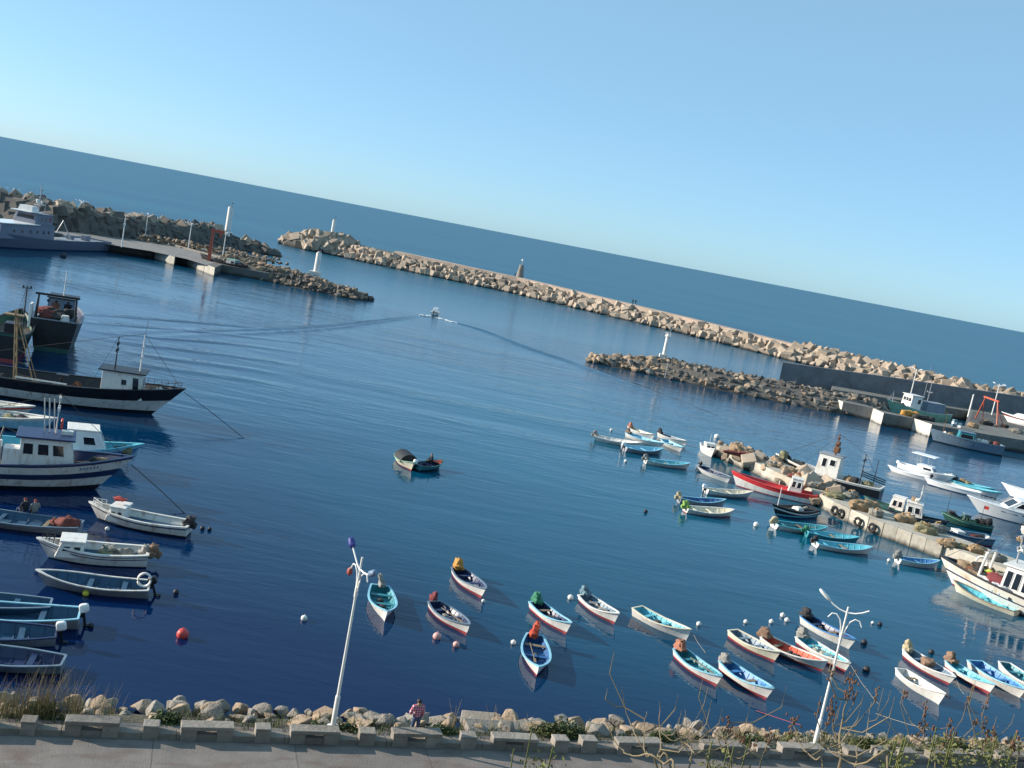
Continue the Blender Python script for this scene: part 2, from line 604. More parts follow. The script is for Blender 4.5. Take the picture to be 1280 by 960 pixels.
def small_boat(label, bow, stern, L=None, B=None, hullm=WHITE, bottom=ANTIF, inner=TEAL, gun=None, floor=None, motor=None,
               benches=2, boot=.17, fb=.44, name='rowing_boat', cat='rowing boat', group='small boats moored along the quay', foredeck=False,
               stripe=None, seed=0, tw=.72, gear=True, stripe_h=.10, anchor='bow'):
    a, b = P(*bow, fb + .30), P(*stern, fb + .05)
    d = Vector((a.x - b.x, a.y - b.y, 0))
    ang = atan2(d.y, d.x)
    LL = L or min(5.6, max(3.9, d.length))
    BOATS_LOG.append((label[:44], round(d.length, 1), round(LL, 1)))
    B = B or LL * .37
    u = d.normalized()
    loc = Vector((a.x, a.y, 0)) - u * LL / 2 if anchor == 'bow' else Vector((b.x, b.y, 0)) + u * LL / 2
    root = empty(name, loc, ang, label, cat, group)
    rnd = random.Random(seed * 13 + 5)
    root.rotation_euler.x = rnd.uniform(-.03, .03)
    root.rotation_euler.y = rnd.uniform(-.02, .02)
    h = Hull(LL, B * rnd.uniform(.93, 1.07), fb * rnd.uniform(.9, 1.12), rnd.uniform(.26, .42), rnd.uniform(.04, .14), .2, min(.88, max(.5, tw + rnd.uniform(-.2, .12))), rake=rnd.uniform(.2, .5) * LL / 4.5, e=rnd.uniform(2.0, 2.8))
    mb = MB()
    if stripe is not None:
        h.shell(mb, [('k',), ('z', boot), ('s', .03 + stripe_h), ('s', .03), ('s', 0)], [0, 1, 2, 1])
        mb.build('hull', [bottom, hullm, stripe], root, smooth=40)
    else:
        h.shell(mb, [('k',), ('z', boot), ('s', 0)], [0, 1])
        mb.build('hull', [bottom, hullm], root, smooth=40)
    mi = MB()
    h.inner(mi, lambda t: .08 + .16 * max(0, (t - .7) / .3) ** 2, .05, 0, 1)
    mi.build('interior', [inner, floor or inner], root, smooth=40)
    mg = MB()
    h.rail(mg, .03, .08, .035)
    mg.build('gunwale', gun or inner, root, smooth=35)
    for k in range(benches):
        t = (.22, .52, .74)[k]
        z = h.zs(t) - .14
        y = abs(h.pt(t, 1, z, .06).y)
        bb = MB()
        bb.box((-LL / 2 + LL * t, 0, z), (.26, 2 * y, .04))
        bb.build('bench_seat', WOOD if rnd.random() < .15 else inner, root, bevel=.008)
    if foredeck:
        fd = MB()
        ts = [.78, .84, .9, .95, 1.0]
        fd.loft([[h.pt(t, sd, h.zs(t) - .03, .05) + Vector((0, 0, .02)) for t in ts] for sd in (1, -1)])
        fd.build('foredeck', gun or inner, root)
    # frames (ribs) along the inside
    rb = MB()
    for k in range(9):
        t = .08 + k * .095
        pts = [h.pt(t, 1, h.zs(t) * (1 - q) + .1 * q, .065) for q in (0.06, .35, .7, .97)]
        pts += [h.pt(t, -1, h.zs(t) * (1 - q) + .1 * q, .065) for q in (.97, .7, .35, .06)]
        rb.tube(pts, .022, 4)
    rb.box((-LL * .04, 0, .10), (LL * .82, .09, .06))
    rb.build('rib_frame', inner, root)
    if gear and rnd.random() < .75:
        g = MB()
        for _ in range(rnd.randint(1, 3)):
            t = rnd.uniform(.3, .68)
            g.blob((-LL / 2 + LL * t, rnd.uniform(-.25, .25), .2), (rnd.uniform(.3, .6), rnd.uniform(.25, .45), .24), amp=.2, seed=rnd.random() * 50, nu=10, nv=6)
        g.build('coiled_rope', rnd.choice([ROPE, DKROPE, NETS['grey'], NETS['dark']]), root, smooth=60)
    if gear and rnd.random() < .22:
        oar = MB()
        y0 = rnd.uniform(-.3, .3)
        oar.tube([(-LL * .30, y0, fb - .06), (LL * .2, y0 * .5, fb + .05)], .022, 6)
        oar.box((LL * .24, y0 * .45, fb + .06), (.5, .13, .02), rz=-y0 * .15)
        oar.build('oar', WOOD, root)
    if motor:
        if motor[0] == 'cover':
            motor_cover(root, -LL / 2 - .05, fb + .42, motor[1], seed + 1, *(motor[2:]))
        else:
            outboard(root, -LL / 2 - .02, fb + .1, motor[1], motor[2] if len(motor) > 2 else 0)
    return root, h


# ------------------------------------------------------------------ sea
def water_material():
    m, nt, b = new_mat('sea_water')
    N, Lk = nt.nodes, nt.links
    geo = N.new('ShaderNodeNewGeometry')
    b.inputs["IOR"].default_value = 1.30
    # bottom and plankton tint in big drifting patches
    n0 = N.new('ShaderNodeTexNoise')
    n0.inputs['Scale'].default_value = .012
    n0.inputs['Detail'].default_value = 4
    Lk.new(geo.outputs['Position'], n0.inputs['Vector'])
    r0 = ramp(nt, .32, .72, (.0005, .013, .062), (.001, .082, .145))
    # the bottom shoals towards the middle of the basin: more turquoise there, deep navy by the left moorings
    gx = N.new('ShaderNodeVectorMath')
    gx.operation = 'DISTANCE'
    gx.inputs[1].default_value = (18, 112, 0)
    Lk.new(geo.outputs['Position'], gx.inputs[0])
    gm = N.new('ShaderNodeMapRange')
    gm.inputs['From Min'].default_value = 15
    gm.inputs['From Max'].default_value = 75
    gm.inputs['To Min'].default_value = .26
    gm.inputs['To Max'].default_value = -.16
    Lk.new(gx.outputs['Value'], gm.inputs['Value'])
    ga = N.new('ShaderNodeMath')
    ga.operation = 'ADD'
    Lk.new(n0.outputs['Fac'], ga.inputs[0])
    Lk.new(gm.outputs[0], ga.inputs[1])
    Lk.new(ga.outputs[0], r0.inputs[0])
    # deep open sea beyond the moles is a lighter teal than the basin
    sx0 = N.new('ShaderNodeSeparateXYZ')
    Lk.new(geo.outputs['Position'], sx0.inputs[0])
    dm = N.new('ShaderNodeMapRange')
    dm.inputs['From Min'].default_value = 100
    dm.inputs['From Max'].default_value = 330
    Lk.new(sx0.outputs['Y'], dm.inputs['Value'])
    dx = N.new('ShaderNodeMixRGB')
    Lk.new(dm.outputs[0], dx.inputs[0])
    Lk.new(r0.outputs[0], dx.inputs[1])
    mps = N.new('ShaderNodeMapping')
    mps.inputs['Scale'].default_value = (.0022, .012, 1)
    Lk.new(geo.outputs['Position'], mps.inputs[0])
    ns = N.new('ShaderNodeTexNoise')
    ns.inputs['Scale'].default_value = 1
    ns.inputs['Detail'].default_value = 6
    Lk.new(mps.outputs[0], ns.inputs['Vector'])
    rs_ = ramp(nt, .35, .65, (.003, .074, .140), (.006, .100, .160))
    Lk.new(ns.outputs['Fac'], rs_.inputs[0])
    Lk.new(rs_.outputs[0], dx.inputs[2])
    Lk.new(dx.outputs[0], b.inputs['Base Color'])

    def wave(sx, sy, scale, detail, rot=0.0, dist=.6):
        mp = N.new('ShaderNodeMapping')
        mp.inputs['Scale'].default_value = (sx, sy, 1)
        mp.inputs['Rotation'].default_value = (0, 0, rot)
        Lk.new(geo.outputs['Position'], mp.inputs[0])
        n = N.new('ShaderNodeTexNoise')
        n.inputs['Scale'].default_value = scale
        n.inputs['Detail'].default_value = detail
        n.inputs['Distortion'].default_value = dist
        Lk.new(mp.outputs[0], n.inputs['Vector'])
        return n.outputs['Fac']

    def math(op, a, bb, c=None):
        k = N.new('ShaderNodeMath')
        k.operation = op
        for i, x in enumerate((a, bb, c)):
            if x is None:
                continue
            if isinstance(x, (int, float)):
                k.inputs[i].default_value = x
            else:
                Lk.new(x, k.inputs[i])
        return k.outputs[0]

    small = wave(.45, 1.0, 2.6, 3, .12)
    mid = wave(.30, 1.0, .75, 3, -.08)
    big = wave(.35, 1.0, .16, 2, .05)
    patch = wave(.25, 1.0, .02, 3, .0, 1.0)
    pr = N.new('ShaderNodeMapRange')
    pr.inputs['From Min'].default_value = .36
    pr.inputs['From Max'].default_value = .64
    pr.inputs['To Min'].default_value = .22
    pr.inputs['To Max'].default_value = 1.0
    Lk.new(patch, pr.inputs['Value'])
    # sheltered water by the quay is calmer, ripples grow with the distance from the shore
    sx = N.new('ShaderNodeSeparateXYZ')
    Lk.new(geo.outputs['Position'], sx.inputs[0])
    sh = N.new('ShaderNodeMapRange')
    sh.inputs['From Min'].default_value = 50
    sh.inputs['From Max'].default_value = 130
    sh.inputs['To Min'].default_value = .30
    sh.inputs['To Max'].default_value = 1.0
    Lk.new(sx.outputs['Y'], sh.inputs['Value'])
    ro = N.new('ShaderNodeMapRange')          # the sheltered basin is glossier than the choppy open sea
    ro.inputs['From Min'].default_value = 130
    ro.inputs['From Max'].default_value = 420
    ro.inputs['To Min'].default_value = .05
    ro.inputs['To Max'].default_value = .36
    Lk.new(sx.outputs['Y'], ro.inputs['Value'])
    Lk.new(ro.outputs[0], b.inputs['Roughness'])
    h = math('MULTIPLY', small, .035)
    h = math('MULTIPLY_ADD', mid, .11, h)
    h = math('MULTIPLY_ADD', big, .22, h)
    h = math('MULTIPLY', h, pr.outputs[0])
    h = math('MULTIPLY', h, sh.outputs[0])
    bp = N.new('ShaderNodeBump')
    bp.inputs['Strength'].default_value = 1
    bp.inputs['Distance'].default_value = 1
    Lk.new(h, bp.inputs['Height'])
    Lk.new(bp.outputs[0], b.inputs['Normal'])
    return m


WATER = water_material()
mb = MB()
R_ = 60000
mb.add([(-R_, -200, 0), (R_, -200, 0), (R_, R_, 0), (-R_, R_, 0)], [(0, 1, 2, 3)])
tag(mb.build('water', WATER), kind='structure')

# seabed keeps nothing visible: the water is opaque. wake of the motorboat below
def wake_ridge(pts, width, amp, name='wake'):
    rows = []
    n = len(pts)
    prof = [(-1, 0), (-.75, .02), (-.5, .45), (-.3, 1), (-.1, .35), (.1, .05), (.3, .55), (.45, .7), (.6, .3), (.8, .03), (1, 0)]
    for i, p in enumerate(pts):
        d = (pts[min(i + 1, n - 1)] - pts[max(i - 1, 0)]).normalized()
        nn = Vector((-d.y, d.x, 0))
        f = sin(PI * min(1, (i + .35) / (n * .25 + .35)) / 2) * (1 - (i / (n - 1)) ** 2)
        wd = width * (.35 + 1.2 * i / n)
        rows.append([p + nn * (wd * a * (1 + .1 * noise.noise(p * .2))) + Vector((0, 0, .004 + amp * f * h * (1 + .35 * noise.noise(p * .35)))) for a, h in prof])
    return rows


def path_px(pix, z=0, n=40):
    pts = [P(*p, z) for p in pix]
    out = []
    seg = len(pts) - 1
    for i in range(n):
        s = i / (n - 1) * seg
        k = min(int(s), seg - 1)
        f = s - k
        p0, p1, p2, p3 = pts[max(k - 1, 0)], pts[k], pts[k + 1], pts[min(k + 2, seg)]
        out.append(.5 * ((2 * p1) + (p2 - p0) * f + (2 * p0 - 5 * p1 + 4 * p2 - p3) * f * f + (3 * p1 - p0 - 3 * p2 + p3) * f ** 3))
    return out


mb = MB()
mb.loft(wake_ridge(path_px([(548, 398), (600, 412), (660, 435), (720, 455), (800, 485), (900, 525), (960, 548)], n=60), 2.6, .24))
mb.loft(wake_ridge(path_px([(533, 394), (470, 402), (400, 410), (320, 414), (230, 416), (120, 420)], n=60), 3.2, .30))
tag(mb.build('wake', WATER, smooth=60), 'twin bow waves trailing in a wide V behind the little motorboat', 'wake', kind='stuff')
# long low swells that run in rings from the wake into the left basin
mb = MB()
for k, (y0, y1) in enumerate(((398, 408), (409, 420), (421, 431), (431, 446), (444, 460), (456, 474))):
    pts = path_px([(70 + 20 * k, y0 - 8), (180, y0), (300, y1), (430 - 12 * k, y1 + 14)], n=40)
    rows = []
    for i, p in enumerate(pts):
        f = sin(PI * i / 39) ** 1.2
        rows.append([p + Vector((0, a * 2.0, .005 + f * .12 * hh * (1 + .4 * noise.noise(p * .12 + Vector((k, 0, 0)))))) for a, hh in ((-1, 0), (-.7, .15), (-.4, .7), (0, 1), (.4, .7), (.7, .15), (1, 0))])
    mb.loft(rows)
tag(mb.build('swell', WATER, smooth=60), 'low dark swells running across the left basin behind the black trawler', 'waves', kind='stuff')

# ------------------------------------------------------------------ rocks and blocks
def rock_mesh(name, mat, seed, kind='rock'):
    rnd = random.Random(seed)
    bm = bmesh.new()
    if kind == 'rock':
        for _ in range(14):
            v = Vector((rnd.gauss(0, 1), rnd.gauss(0, 1), rnd.gauss(0, 1))).normalized()
            v *= rnd.uniform(.82, 1.05)
            bm.verts.new((v.x * .5, v.y * .42, v.z * .36))
        bmesh.ops.convex_hull(bm, input=list(bm.verts))
        loose = [v for v in bm.verts if not v.link_faces]
        bmesh.ops.delete(bm, geom=loose, context='VERTS')
        bmesh.ops.bevel(bm, geom=list(bm.edges), offset=.022, segments=1, affect='EDGES')
    else:
        bmesh.ops.create_cube(bm, size=1)
        for v in bm.verts:
            v.co += Vector((rnd.uniform(-.05, .05), rnd.uniform(-.05, .05), rnd.uniform(-.05, .05)))
        bmesh.ops.bevel(bm, geom=list(bm.edges), offset=.045, segments=1, affect='EDGES')
    me = bpy.data.meshes.new(name)
    bm.to_mesh(me)
    bm.free()
    me.materials.append(mat)
    return me


ROCK_T = [rock_mesh('boulder', ROCKT, k) for k in range(5)]
ROCK_G = [rock_mesh('boulder', ROCKG, 20 + k) for k in range(5)]
ROCK_D = [rock_mesh('boulder', ROCKD, 30 + k) for k in range(4)]
BLOCKS_SHADE = [rock_mesh('armour_block', BLOCK_SHADE, 50 + k, 'block') for k in range(3)]
BLOCKS = [rock_mesh('armour_block', BLOCK, 40 + k, 'block') for k in range(4)]
ROCK_LIST, BLOCK_LIST = [], []      # (matrix, mesh, size, label, group)


def rand_rot(rnd, full=True):
    if full:
        return Matrix.Rotation(rnd.uniform(0, 6.28), 4, 'Z') @ Matrix.Rotation(rnd.uniform(-.6, .6), 4, 'X') @ Matrix.Rotation(rnd.uniform(-.6, .6), 4, 'Y')
    return Matrix.Rotation(rnd.uniform(0, 6.28), 4, 'Z')


def add_rock(p, size, rnd, tan, label, group, dark=0.0):
    s = Vector((size * rnd.uniform(.85, 1.35), size * rnd.uniform(.85, 1.2), size * rnd.uniform(.8, 1.15)))
    M = Matrix.Translation(p) @ rand_rot(rnd) @ Matrix.Diagonal((*s, 1))
    ROCK_LIST.append((M, rnd.choice(ROCK_D if rnd.random() < dark else ROCK_T if rnd.random() < tan else ROCK_G), size, label, group))


def add_block(p, size, rnd, label, group, tilt=1.0, meshes=None):
    s = Vector((size * rnd.uniform(.85, 1.25), size * rnd.uniform(.85, 1.1), size * rnd.uniform(.85, 1.15)))
    M = Matrix.Translation(p) @ Matrix.Rotation(rnd.uniform(0, 6.28), 4, 'Z') @ Matrix.Rotation(rnd.uniform(-.75, .75) * tilt, 4, 'X') @ Matrix.Rotation(rnd.uniform(-.75, .75) * tilt, 4, 'Y') @ Matrix.Diagonal((*s, 1))
    BLOCK_LIST.append((M, rnd.choice(meshes or BLOCKS), size, label, group))


def flush_list(lst, name, cat, stuff_name, stuff_label, limit=298):
    def key(r):
        t = r[0].translation
        px, py = proj(t)
        vis = 1 if (-20 < px < 1300 and -20 < py < 990) else 0
        return -(vis * 1000 + r[2] / t.length)
    lst.sort(key=key)
    for M, me, size, label, group in lst[:limit]:
        o = bpy.data.objects.new(name, me)
        COL.objects.link(o)
        o.matrix_world = M
        tag(o, label, cat, group)
    rest = lst[limit:]
    if rest:
        bm = bmesh.new()
        mats = []
        for M, me, *_ in rest:
            n0 = len(bm.verts)
            f0 = len(bm.faces)
            bm.from_mesh(me)
            bm.verts.ensure_lookup_table()
            bm.faces.ensure_lookup_table()
            for v in bm.verts[n0:]:
                v.co = M @ v.co
            mt = me.materials[0]
            if mt not in mats:
                mats.append(mt)
            for f in bm.faces[f0:]:
                f.material_index = mats.index(mt)
        me = bpy.data.meshes.new(stuff_name)
        bm.to_mesh(me)
        bm.free()
        for mt in mats:
            me.materials.append(mt)
        o = bpy.data.objects.new(stuff_name, me)
        COL.objects.link(o)
        tag(o, stuff_label, cat, kind='stuff')


def lerp_path(pts, s):
    """point and direction at length s along a polyline of Vectors"""
    for a, b in zip(pts, pts[1:]):
        l = (b - a).length
        if s <= l or b is pts[-1]:
            d = (b - a).normalized()
            return a + d * s, d
        s -= l


def plen(pts):
    return sum((b - a).length for a, b in zip(pts, pts[1:]))


def mound(mb, path, prof_fn, m=0, jitter=.3, step=4.0):
    """loft of a cross-section (list of (offset, z)) along a polyline; offset to the left of the path direction"""
    n = max(2, int(plen(path) / step))
    rows = []
    for i in range(n + 1):
        s = plen(path) * i / n
        p, d = lerp_path(path, s)
        nn = Vector((-d.y, d.x, 0))
        rows.append([p + nn * (o + jitter * noise.noise(Vector((s * .3, o, z)))) + Vector((0, 0, z + jitter * .6 * noise.noise(Vector((s * .4, o * .7, 9))) * (1 if z > 0 else 0))) for o, z in prof_fn(i / n)])
    mb.loft(rows, m)
    for r, fl in ((rows[0], False), (rows[-1], True)):
        mb.add(r, [tuple(range(len(r)))], m)


rnd = random.Random(3)
# ---- outer breakwater: inner waterline from the head to beyond the right edge
OB = [Vector((x, y, 0)) for x, y in ((-100, 432), (-61, 414), (-7, 397), (47, 356), (84, 319), (125, 290), (180, 250), (240, 205))]
OBL = plen(OB)


def ob_crest(f):      # crest height along the breakwater
    return 6.6 - 3.0 * min(1, f * 1.6)


mb = MB()
mound(mb, OB, lambda f: [(-1, -1), (0, 0), (6, ob_crest(f) * .8), (8.2, ob_crest(f) * .9), (17, ob_crest(f) * .9), (30, -1)])
bw = empty('breakwater', OB[3], 0, 'long outer breakwater of pale blocks closing the harbour against the open sea', 'breakwater')
o = mb.build('rubble_core', CORE)
o.parent = bw
o.matrix_parent_inverse = Matrix.Translation(bw.location).inverted()
mb = MB()
n = 70
rows = []
for i in range(n + 1):
    s = OBL * (.11 + .41 * i / n)
    p, d = lerp_path(OB, s)
    nn = Vector((-d.y, d.x, 0))
    z = ob_crest(s / OBL)
    rows.append([p + nn * 6.6 + Vector((0, 0, z - 1.4)), p + nn * 6.9 + Vector((0, 0, z + .55)), p + nn * 13 + Vector((0, 0, z + .55)), p + nn * 13 + Vector((0, 0, z - 1.2))])
mb.loft(rows)
mb.add(rows[0], [(0, 1, 2, 3)])
mb.add(rows[-1], [(0, 1, 2, 3)])
o = mb.build('crown_walkway', CROWN)
o.parent = bw
o.matrix_parent_inverse = Matrix.Translation(bw.location).inverted()
LB = 'pale concrete armour block heaped on the slope of the outer breakwater'
GB = 'armour blocks of the outer breakwater'
s = 14.0
while s < OBL - 4:
    f = s / OBL
    zc = ob_crest(f)
    p, d = lerp_path(OB, s)
    nn = Vector((-d.y, d.x, 0))
    rows_n = 4
    for k in range(rows_n):
        u = (k + rnd.uniform(.2, .8)) / rows_n
        sz = rnd.choice((1.2, 1.6, 1.9, 2.2, 2.7)) * (1.0 if f < .5 else 1.25)
        add_block(p + d * rnd.uniform(-1, 1) + nn * (-.3 + 7 * u) + Vector((0, 0, .1 + zc * .84 * u)), sz, rnd, LB, GB, .7)
    if f > .52:      # beyond the walkway the crest itself is made of blocks
        for _ in range(2):
            add_block(p + d * rnd.uniform(-1.2, 1.2) + nn * rnd.uniform(8, 15) + Vector((0, 0, zc * .9 + rnd.uniform(.2, .8))), rnd.uniform(2.0, 3.2), rnd, LB, GB)
    s += 2.3
# head of the outer breakwater: big tumbled cubes
hc = Vector((-87, 437, 0))
mb = MB()
mb.blob(hc, (36, 26, 10), amp=.1, seed=4, box=.9, nu=20)
o = mb.build('head_core', CORE)
o.parent = bw
o.matrix_parent_inverse = Matrix.Translation(bw.location).inverted()
for k in range(64):
    a = rnd.uniform(0, 2 * PI)
    q = rnd.uniform(.12, 1) ** .6
    if sin(a) > .55:
        a = -a
    pos = hc + Vector((cos(a) * 18.5 * q, sin(a) * 14 * q, .4 + 6.6 * (1 - q ** 2.2)))
    add_block(pos, rnd.uniform(3.0, 4.3), rnd, 'large tilted concrete cube tumbled on the rounded head of the outer breakwater', 'concrete cubes on the breakwater head')

# ---- left inner breakwater (dark, shaded side) behind the quay road
LBP = [P(-60, 258, 2), P(0, 270, 2), P(64, 284, 2), P(165, 296, 2), P(250, 303, 2), P(305, 306, 2), P(352, 322, 0)]
for v in LBP:
    v.z = 0
mb = MB()
lb_t = lambda f: min(1, max(.05, (1 - f) * 5.5))
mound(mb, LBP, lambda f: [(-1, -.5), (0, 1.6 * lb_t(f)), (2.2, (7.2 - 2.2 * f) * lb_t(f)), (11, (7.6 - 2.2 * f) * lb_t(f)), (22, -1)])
tag(mb.build('breakwater', CORE), 'dark rubble breakwater in shade behind the left quay road', 'breakwater')
s = 2.0
LBL = plen(LBP)
while s < LBL - 2:
    f = s / LBL
    p, d = lerp_path(LBP, s)
    nn = Vector((-d.y, d.x, 0))
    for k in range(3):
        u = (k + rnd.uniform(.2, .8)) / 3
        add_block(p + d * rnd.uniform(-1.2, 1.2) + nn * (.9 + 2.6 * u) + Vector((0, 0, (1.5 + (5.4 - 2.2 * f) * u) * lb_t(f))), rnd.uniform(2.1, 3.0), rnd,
                  'concrete armour block darkened for shade on the breakwater behind the left quay road', 'armour blocks of the left breakwater', .6, BLOCKS_SHADE)
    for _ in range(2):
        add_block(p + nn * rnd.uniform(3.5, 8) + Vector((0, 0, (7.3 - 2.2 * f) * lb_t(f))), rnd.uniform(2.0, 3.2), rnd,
                  'pale topped armour block along the crest of the shaded left breakwater', 'crest blocks of the left breakwater', 1.0, BLOCKS if rnd.random() < .55 else BLOCKS_SHADE)
    s += 3.3
flush_list(BLOCK_LIST, 'armour_block', 'concrete block', 'armour_blocks', 'farther concrete armour blocks of the breakwaters', 298)

QUAY_SHADE = concrete('stained_shaded_concrete', (.17, .165, .15), .7, stain=(.08, .085, .07), amt=.6, wet=.4)  # stained concrete, base also darkened to carry the shade of the fronts
QUAY_SUN = concrete('sunlit_white_concrete', (.62, .58, .50), .9, stain=(.35, .28, .2), amt=.5, wet=.1)  # paler copy for sun-facing end faces, sunlight put into the colour


def sunlit_edges(mb, edges):  # gives the listed sun-facing side faces the paler concrete
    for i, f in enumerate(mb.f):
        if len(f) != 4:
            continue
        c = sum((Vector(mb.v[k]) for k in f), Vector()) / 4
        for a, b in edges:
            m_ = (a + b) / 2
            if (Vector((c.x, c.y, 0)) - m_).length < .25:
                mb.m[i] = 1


# ---- left quay with its road, and the rock spit that ends it
LQ = [P(-80, 293, 0), P(122, 312, 0), P(189, 322.5, 0), P(193, 324, 0), P(217, 331.5, 0), P(222, 329.5, 0), P(234, 332, 0), P(267, 345.5, 0), P(276, 341, 0), P(335, 352, 0)]
back = [P(330, 322, 2), P(250, 308, 2), P(165, 299, 2), P(64, 288, 2), P(-80, 264, 2)]
mb = MB()
mb.prism([(v.x, v.y) for v in LQ + back], -1, 2.0)
sunlit_edges(mb, [(P(193, 324, 0), P(217, 331.5, 0)), (P(234, 332, 0), P(267, 345.5, 0))])
tag(mb.build('quay', [QUAY_SHADE, QUAY_SUN]), 'left harbour quay carrying the road with lamp posts', 'quay')
mb = MB()
road = [P(-70, 285, 2), P(120, 303, 2), P(189, 314, 2), P(235, 324, 2), P(258, 331, 2), P(285, 326, 2), P(235, 311, 2), P(165, 301, 2), P(-70, 271, 2)]
mb.prism([(v.x, v.y) for v in road], 1.95, 2.012)
tag(mb.build('road', PAVE), kind='structure')
kerb = [P(199, 302.5, 2), P(240, 313.5, 2), P(284, 325, 2)]
mb = MB()
for a, b in zip(kerb, kerb[1:]):
    d = b - a
    mb.box((a + b) / 2 + Vector((0, 0, .22)), (d.length, .5, .45), rz=atan2(d.y, d.x))
tag(mb.build('kerb_wall', CONC), 'low pale kerb wall along the left quay road below the rubble', 'wall')

JL = [P(262, 337, 0), P(330, 351, 0), P(390, 364, 0), P(440, 374, 0), P(468, 376, 0)]
mb = MB()
mound(mb, JL, lambda f: [(-1, -.6), (0, 0), (5 * (1 - f * .75), 3.4 * (1 - f ** 2 * .85)), (11 * (1 - f * .7), 3.4 * (1 - f ** 2 * .85)), (20 * (1 - f * .7), -.6)])
tag(mb.build('jetty', CORE), 'rock spit with a stubby white beacon at the end of the left quay', 'jetty')
s = 0.0
JLL = plen(JL)
while s < JLL - .5:
    f = s / JLL
    p, d = lerp_path(JL, s)
    nn = Vector((-d.y, d.x, 0))
    for k in range(9):
        u = (k + rnd.random()) / 9
        hh = 3.4 * (1 - f ** 2 * .85)
        off = 11 * (1 - f * .72) * u
        z = hh * min(1, u * 2.1) + .15
        add_rock(p + d * rnd.uniform(-.6, .6) + nn * off + Vector((0, 0, z)), rnd.choice((.8, 1.1, 1.4, 1.9, 2.3)), rnd, .85, 'tan boulder of the rock spit below the left white beacon', 'boulders of the left rock spit', .55 if k < 4 else .15)
    s += 1.35
# rubble strip between the road and the dark breakwater
for k in range(230):
    f = rnd.random()
    a, b = P(165, 299, 2), P(345, 331, 2)
    p = a.lerp(b, f)
    add_rock(p + Vector((rnd.uniform(-2, 2), rnd.uniform(0, 9), rnd.uniform(.0, 1.6))), rnd.uniform(.9, 1.8), rnd, .8, 'tan boulder of the rubble strip beside the left quay road', 'boulders beside the left quay road')

# ---- right jetty (rubble mound with beacon), seawall and pier
JR = [P(738, 453, 0), P(800, 466, 0), P(900, 488, 0), P(970, 502, 0), P(1045, 517, 0), P(1120, 528, 0)]
mb = MB()
mound(mb, JR, lambda f: [(-1, -.6), (0, 0), (4.5 * min(1, .35 + f * 3), 2.6 * min(1, .35 + f * 3)), (10 * min(1, .35 + f * 3), 2.8 * min(1, .35 + f * 3)), (17, -.6)])
tag(mb.build('jetty', CORE), 'rubble mound jetty with a white beacon running to the right pier', 'jetty')
s = 0.0
JRL = plen(JR)
while s < JRL:
    f = s / JRL
    p, d = lerp_path(JR, s)
    nn = Vector((-d.y, d.x, 0))
    g = min(1, .35 + f * 3)
    for k in range(10):
        u = (k + rnd.random()) / 10 * 1.25
        z = 2.6 * g * min(1, u * 2) + .15
        add_rock(p + d * rnd.uniform(-.6, .6) + nn * (10 * g * u) + Vector((0, 0, z)), rnd.choice((.7, .9, 1.2, 1.6, 2.0)) * (1.25 if f < .2 else 1), rnd, .85 if f < .25 else .6,
                 'boulder of the rubble jetty around the right white beacon', 'boulders of the right jetty', .1 if f < .2 else .5)
    s += 1.2

PQ = [P(1037, 511, 0), P(1050.5, 517, 0), P(1088, 525, 0), P(1101, 531.5, 0), P(1139, 538, 0), P(1161, 546, 0), P(1234, 559, 0), P(1300, 569, 0), P(1420, 592, 0)]
pb = [P(1420, 545, 2.3), P(1300, 524, 2.3), P(1212, 510, 2.3), P(1206, 533, 2.3), P(1165, 527, 2.3), P(1100, 513, 2.3), P(1084, 507, 2.3), P(1052, 500, 2.3)]
mb = MB()
mb.prism([(v.x, v.y) for v in PQ + pb], -1, 2.35)
mb.prism([(v.x, v.y) for v in (P(1040, 487, 2.2), P(1112, 498.5, 2.2), P(1224, 516, 2.2), P(1224, 512, 2.2), P(1112, 494, 2.2), P(1040, 482.5, 2.2))], -1, 2.28)
sunlit_edges(mb, [(PQ[0], PQ[1]), (PQ[2], PQ[3]), (PQ[4], PQ[5])])
tag(mb.build('pier', [QUAY_SHADE, QUAY_SUN]), 'stepped concrete pier with sunlit white end faces on the right', 'pier')
mb = MB()
mb.prism([(v.x, v.y) for v in (P(1210, 530, 2.35), P(1216, 514, 2.35), P(1300, 527, 2.35), P(1420, 548, 2.35), P(1420, 560, 2.35), P(1300, 540, 2.35))], 2.3, 2.356)
tag(mb.build('road', concrete('dark_asphalt', (.09, .088, .085), .8)), kind='structure')
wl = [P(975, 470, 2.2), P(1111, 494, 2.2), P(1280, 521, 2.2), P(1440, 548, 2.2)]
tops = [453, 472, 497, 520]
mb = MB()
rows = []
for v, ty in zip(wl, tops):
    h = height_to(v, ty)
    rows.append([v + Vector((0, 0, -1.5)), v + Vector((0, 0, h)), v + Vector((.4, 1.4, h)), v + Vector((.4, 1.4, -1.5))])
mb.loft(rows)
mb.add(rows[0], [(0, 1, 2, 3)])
tag(mb.build('seawall', DARKC), 'tall dark concrete seawall behind the right pier', 'wall')


